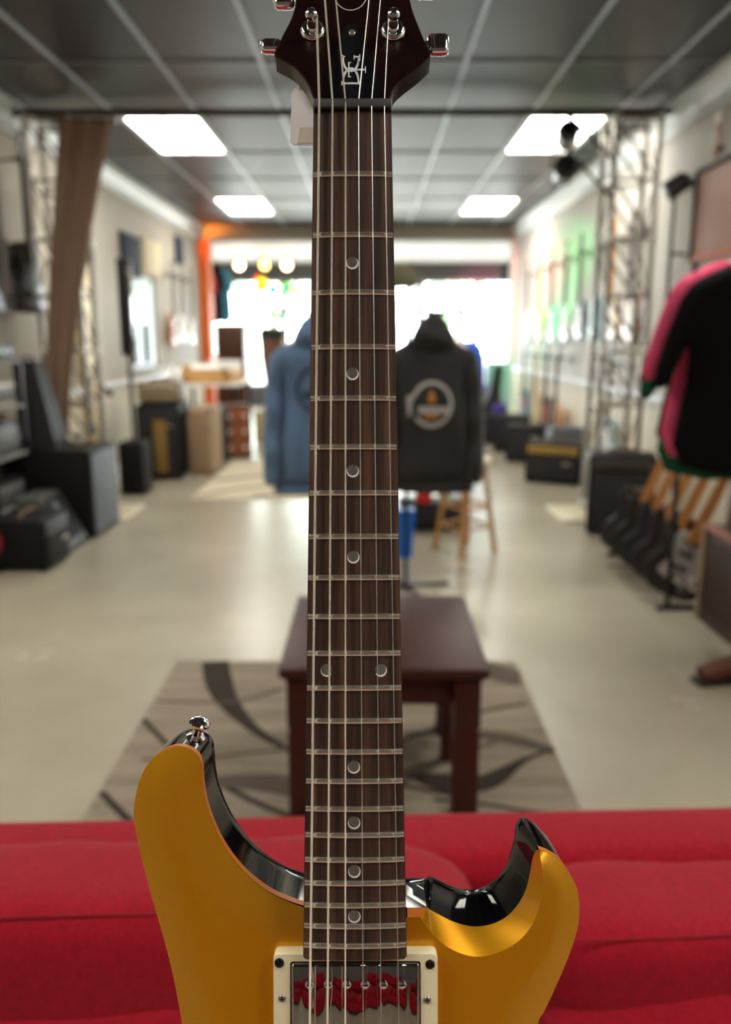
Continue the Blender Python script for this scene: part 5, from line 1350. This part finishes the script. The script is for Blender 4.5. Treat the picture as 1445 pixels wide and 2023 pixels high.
for i, (x, y, h) in enumerate(((-2.3, 9.58, 0.24), (-2.24, 9.72, 0.22))):
    t = thing('bottle', 'white bottle with rounded shoulders, ' + ('left' if i == 0 else 'right') + ' of the pair on the display table', 'bottle', (x, y, TZ), group='bottles on the display table')
    MB().lathe([(0.034, 0), (0.036, 0.01), (0.036, h * 0.7), (0.016, h * 0.85), (0.016, h * 0.9)], 18).build('bottle_body', white, t); MB().lathe([(0.018, h * 0.9), (0.018, h), (0.005, h + 0.002)], 14).build('cap', C('lid_blue', 60, 74, 96), t)
ds = thing('drawer_chest', 'brown wooden drawer chest with white knobs under the display table end', 'chest', (-1.58, 9.30, 0), math.radians(25))
MB().box((0, 0, 0.30), (0.36, 0.34, 0.60), 0.006).build('carcass', walnut, ds)
for z in (0.12, 0.30, 0.48):
    d = MB().box((0, -0.178, z), (0.32, 0.018, 0.16), 0.004).build('drawer', C('drawer_brown', 140, 78, 44, rough=0.4), ds)
    for x in (-0.09, 0.09): MB().lathe([(0.010, 0), (0.022, 0.014), (0.018, 0.028), (0.004, 0.032)], 14, T((x, -0.186, z)) @ RX(PI / 2)).build('knob', white, d)
sc_ = thing('suitcase_amplifier', 'tan suitcase amplifier with one white dial on the floor at the back', 'amplifier', (-1.33, 10.62, 0))
MB().box((0, 0, 0.21), (0.34, 0.24, 0.40), 0.02, seg=3).build('case', C('tan_vinyl', 196, 176, 132, rough=0.6), sc_)
MB().lathe([(0.045, 0), (0.04, 0.02)], 20, T((0.02, -0.12, 0.28)) @ RX(PI / 2)).build('dial', white, sc_)
MB().tube([(-0.07, 0, 0.405), (-0.05, 0, 0.44), (0.05, 0, 0.44), (0.07, 0, 0.405)], 0.009, 8).build('handle', walnut, sc_)
bs = thing('bookshelf_speaker', 'dark brown wooden speaker on the display table before the window', 'speaker', (-1.83, 10.75 - 0.25, TZ + 0.242))
bs.location = (-1.92, 11.5, 0)
MB().box((0, 0, 0.76), (0.40, 0.34, 1.52), 0.008).build('cabinet', C('redwood', 84, 46, 30, rough=0.4), bs)
MB().box((0.02, -0.175, 1.25), (0.32, 0.014, 0.42), 0.004).build('grille', C('brown_cloth', 70, 40, 28, rough=0.8), bs)
bs['label'] = 'tall dark brown wooden loudspeaker by the orange column'
dm = thing('hand_drum', 'dark brown hand drum with a black head near the storefront', 'drum', (-1.33, 11.2, 0))
dm.scale = (1, 1, 1.14)
MB().lathe([(0.10, 0), (0.11, 0.04), (0.075, 0.32), (0.09, 0.55), (0.155, 1.0), (0.165, 1.20), (0.155, 1.21)], 24).build('shell', C('drum_wood', 104, 62, 40, rough=0.4), dm)
MB().lathe([(0.172, 1.16), (0.172, 1.20), (0.168, 1.26), (0.12, 1.29), (0.01, 1.295)], 24).build('drum_cover', C('drum_black', 28, 24, 24, rough=0.7), dm)
# clothes by the orange column
for i, (x, c, lb) in enumerate(((-2.60, (228, 70, 76), 'coral red shirt hanging past the orange column'), (-2.50, (20, 20, 24), 'black shirt hanging between the coral and blue ones'), (-2.38, (70, 160, 204), 'bright blue shirt hanging past the orange column'))):
    t = thing('shirt', lb, 'shirt', (x, 13.4 + 0.12 * i, 1.62), group='shirts past the orange column')
    o = [(-0.22, 0), (0.22, 0), (0.22, 0.4), (0.30, 0.34), (0.34, 0.42), (0.25, 0.62), (0.10, 0.70), (-0.10, 0.70), (-0.25, 0.62), (-0.34, 0.42), (-0.30, 0.34), (-0.22, 0.4)]
    o = [(a * (0.45 if i < 2 else 0.5), c_ * (1.25 if i == 1 else 1.12)) for a, c_ in o]
    puff([(q.x, q.y) for q in crom([(a, c_, 0) for a, c_ in o], 3, True)], 0.07, 0.04, 0.03).build('shirt_body', C('cotton_%d_%d_%d' % c, *c, rough=0.9), t, smooth=70)
    MB().tube([(-0.07, 0, 0.77), (0, 0, 0.82), (0.07, 0, 0.77)], 0.006, 6).tube([(0, 0, 0.82), (0, 0, 0.90)], 0.004, 6).build('hanger', steel, t)
sx_ = thing('shirt_bar', 'steel bar with hanging shirts past the orange column', 'bar', (-2.5, 13.52, 2.52))
MB().tube([(-0.35, -0.2, 0), (0.32, 0.16, 0)], 0.012, 8).build('bar_tube', steel, sx_)
for x, y in ((-0.33, -0.19), (0.3, 0.15)): MB().tube([(x, y, 0), (x, y, 0.23)], 0.006, 6).build('drop_rod', steel, sx_)
# hanging globe lamps and coloured paper lanterns near the storefront
def hung_lamp(u, v, y, r, col, strength, nm, lb, cat, group):
    p = atY(u, v, y)
    t = thing(nm, lb, cat, p, group=group)
    m = emit('glow_%s' % nm + lb[:6], col, strength) if strength else C('lantern_' + lb[:6], *col, rough=0.6)
    MB().lathe([(0.004, r)] + [(r * math.sin(a), r * math.cos(a)) for a in np.linspace(0.15, 3.0, 12)], 20).build('globe', m, t)
    MB().tube([(0, 0, r * 0.98), (0, 0, 2.75 - p.z)], 0.006, 6).lathe([(0.02, r * 0.9), (0.025, r + 0.03), (0.01, r + 0.05)], 12).build('cord', darkmetal, t)
for i, u in enumerate((473, 523, 567)): hung_lamp(u, 524, 14.0, 0.075, (1.0, 0.86, 0.55) if i != 1 else (1.0, 0.72, 0.2), 9.0 if i != 1 else 4.0, 'pendant_lamp', ['left warm globe pendant near the storefront', 'amber globe pendant between the two warm ones', 'right warm globe pendant near the storefront'][i], 'lamp', 'pendant globes near the storefront')
for u, v, c, nm, r in ((517, 563, (250, 226, 10), 'yellow', 0.12), (541, 572, (20, 110, 230), 'blue', 0.09), (566, 571, (10, 200, 80), 'green', 0.085), (584, 573, (230, 40, 60), 'red', 0.075), (512, 553, (240, 80, 30), 'orange', 0.085)):
    hung_lamp(u, v, 14.8 if nm != 'orange' else 15.1, r, srgb(*c), 1.6, 'paper_lantern', f'{nm} round paper lantern hanging by the storefront window', 'lantern', 'paper lanterns by the storefront')
# goods near the storefront, right of the hoodies
fc = thing('display_counter', 'low white display counter along the storefront window', 'counter', (0.2, 15.6, 0))
MB().box((0, 0, 0.40), (3.4, 0.5, 0.80), 0.01).build('carcass', C('counter_white', 220, 220, 216, rough=0.5), fc); MB().box((0, 0, 0.815), (3.5, 0.56, 0.03), 0.006).build('counter_top', C('counter_top', 200, 190, 170, rough=0.4), fc)
cr_ = thing('coat_stand', 'slim coat stand with a blue jacket at the back right', 'stand', (1.48, 11.9, 0))
MB().tube([(0, 0, 0), (0, 0, 1.45)], 0.016, 8).lathe([(0.16, 0), (0.16, 0.02), (0.03, 0.04)], 20).build('pole', walnut, cr_)
for a in range(3): MB().tube([(0, 0, 1.38), (0.10 * math.cos(a * 2.1), 0.10 * math.sin(a * 2.1), 1.46)], 0.008, 6).build('peg', walnut, cr_)
jk = thing('jacket', 'royal blue jacket hanging on the coat stand', 'jacket', (1.40, 11.72, 0.55))
o = [(-0.18, 0), (0.18, 0), (0.2, 0.5), (0.19, 0.66), (0.06, 0.74), (-0.06, 0.74), (-0.19, 0.66), (-0.2, 0.5)]
puff([(q.x, q.y) for q in crom([(a, c, 0) for a, c in o], 3, True)], 0.12, 0.06, 0.03).build('jacket_body', C('royal_blue', 30, 70, 200, rough=0.8), jk, smooth=70)
for s in (-1, 1): puff([(s * q.x, q.y) for q in crom([(a, c, 0) for a, c in ((0.17, 0.66), (0.23, 0.5), (0.25, 0.1), (0.2, 0.08), (0.17, 0.5))], 4, True)], 0.09, 0.03, 0.02).build('sleeve', C('royal_blue', 30, 70, 200, rough=0.8), jk, smooth=70)
jn = thing('trousers', 'pale grey trousers hanging behind the gig bag', 'trousers', (1.86, 11.9, 0.02))
puff([(q.x, q.y) for q in crom([(a, c, 0) for a, c in ((-0.15, 0), (-0.02, 0), (0, 0.5), (0.02, 0), (0.15, 0), (0.18, 0.8), (0.15, 0.95), (-0.15, 0.95), (-0.18, 0.8))], 3, True)], 0.09, 0.05, 0.03).build('legs', C('pale_denim', 150, 156, 176, rough=0.9), jn, smooth=70)
MB().box((0, 0, 0.955), (0.32, 0.05, 0.04), 0.01).build('waistband', C('denim_band', 120, 126, 146, rough=0.9), jn)
pp = thing('bean_bag', 'purple cloth cap on the squat amplifier at the back right', 'cap', (1.66, 10.42, 0.392)); pp.name = 'knit_cap'
MB().lathe([(0.09, 0), (0.10, 0.02), (0.095, 0.07), (0.06, 0.12), (0.01, 0.135)], 20).build('knit', C('violet_knit', 70, 56, 140, rough=0.9), pp); MB().lathe([(0.104, 0.0), (0.106, 0.03), (0.10, 0.035)], 20).build('cuff', C('violet_cuff', 52, 42, 110, rough=0.9), pp)
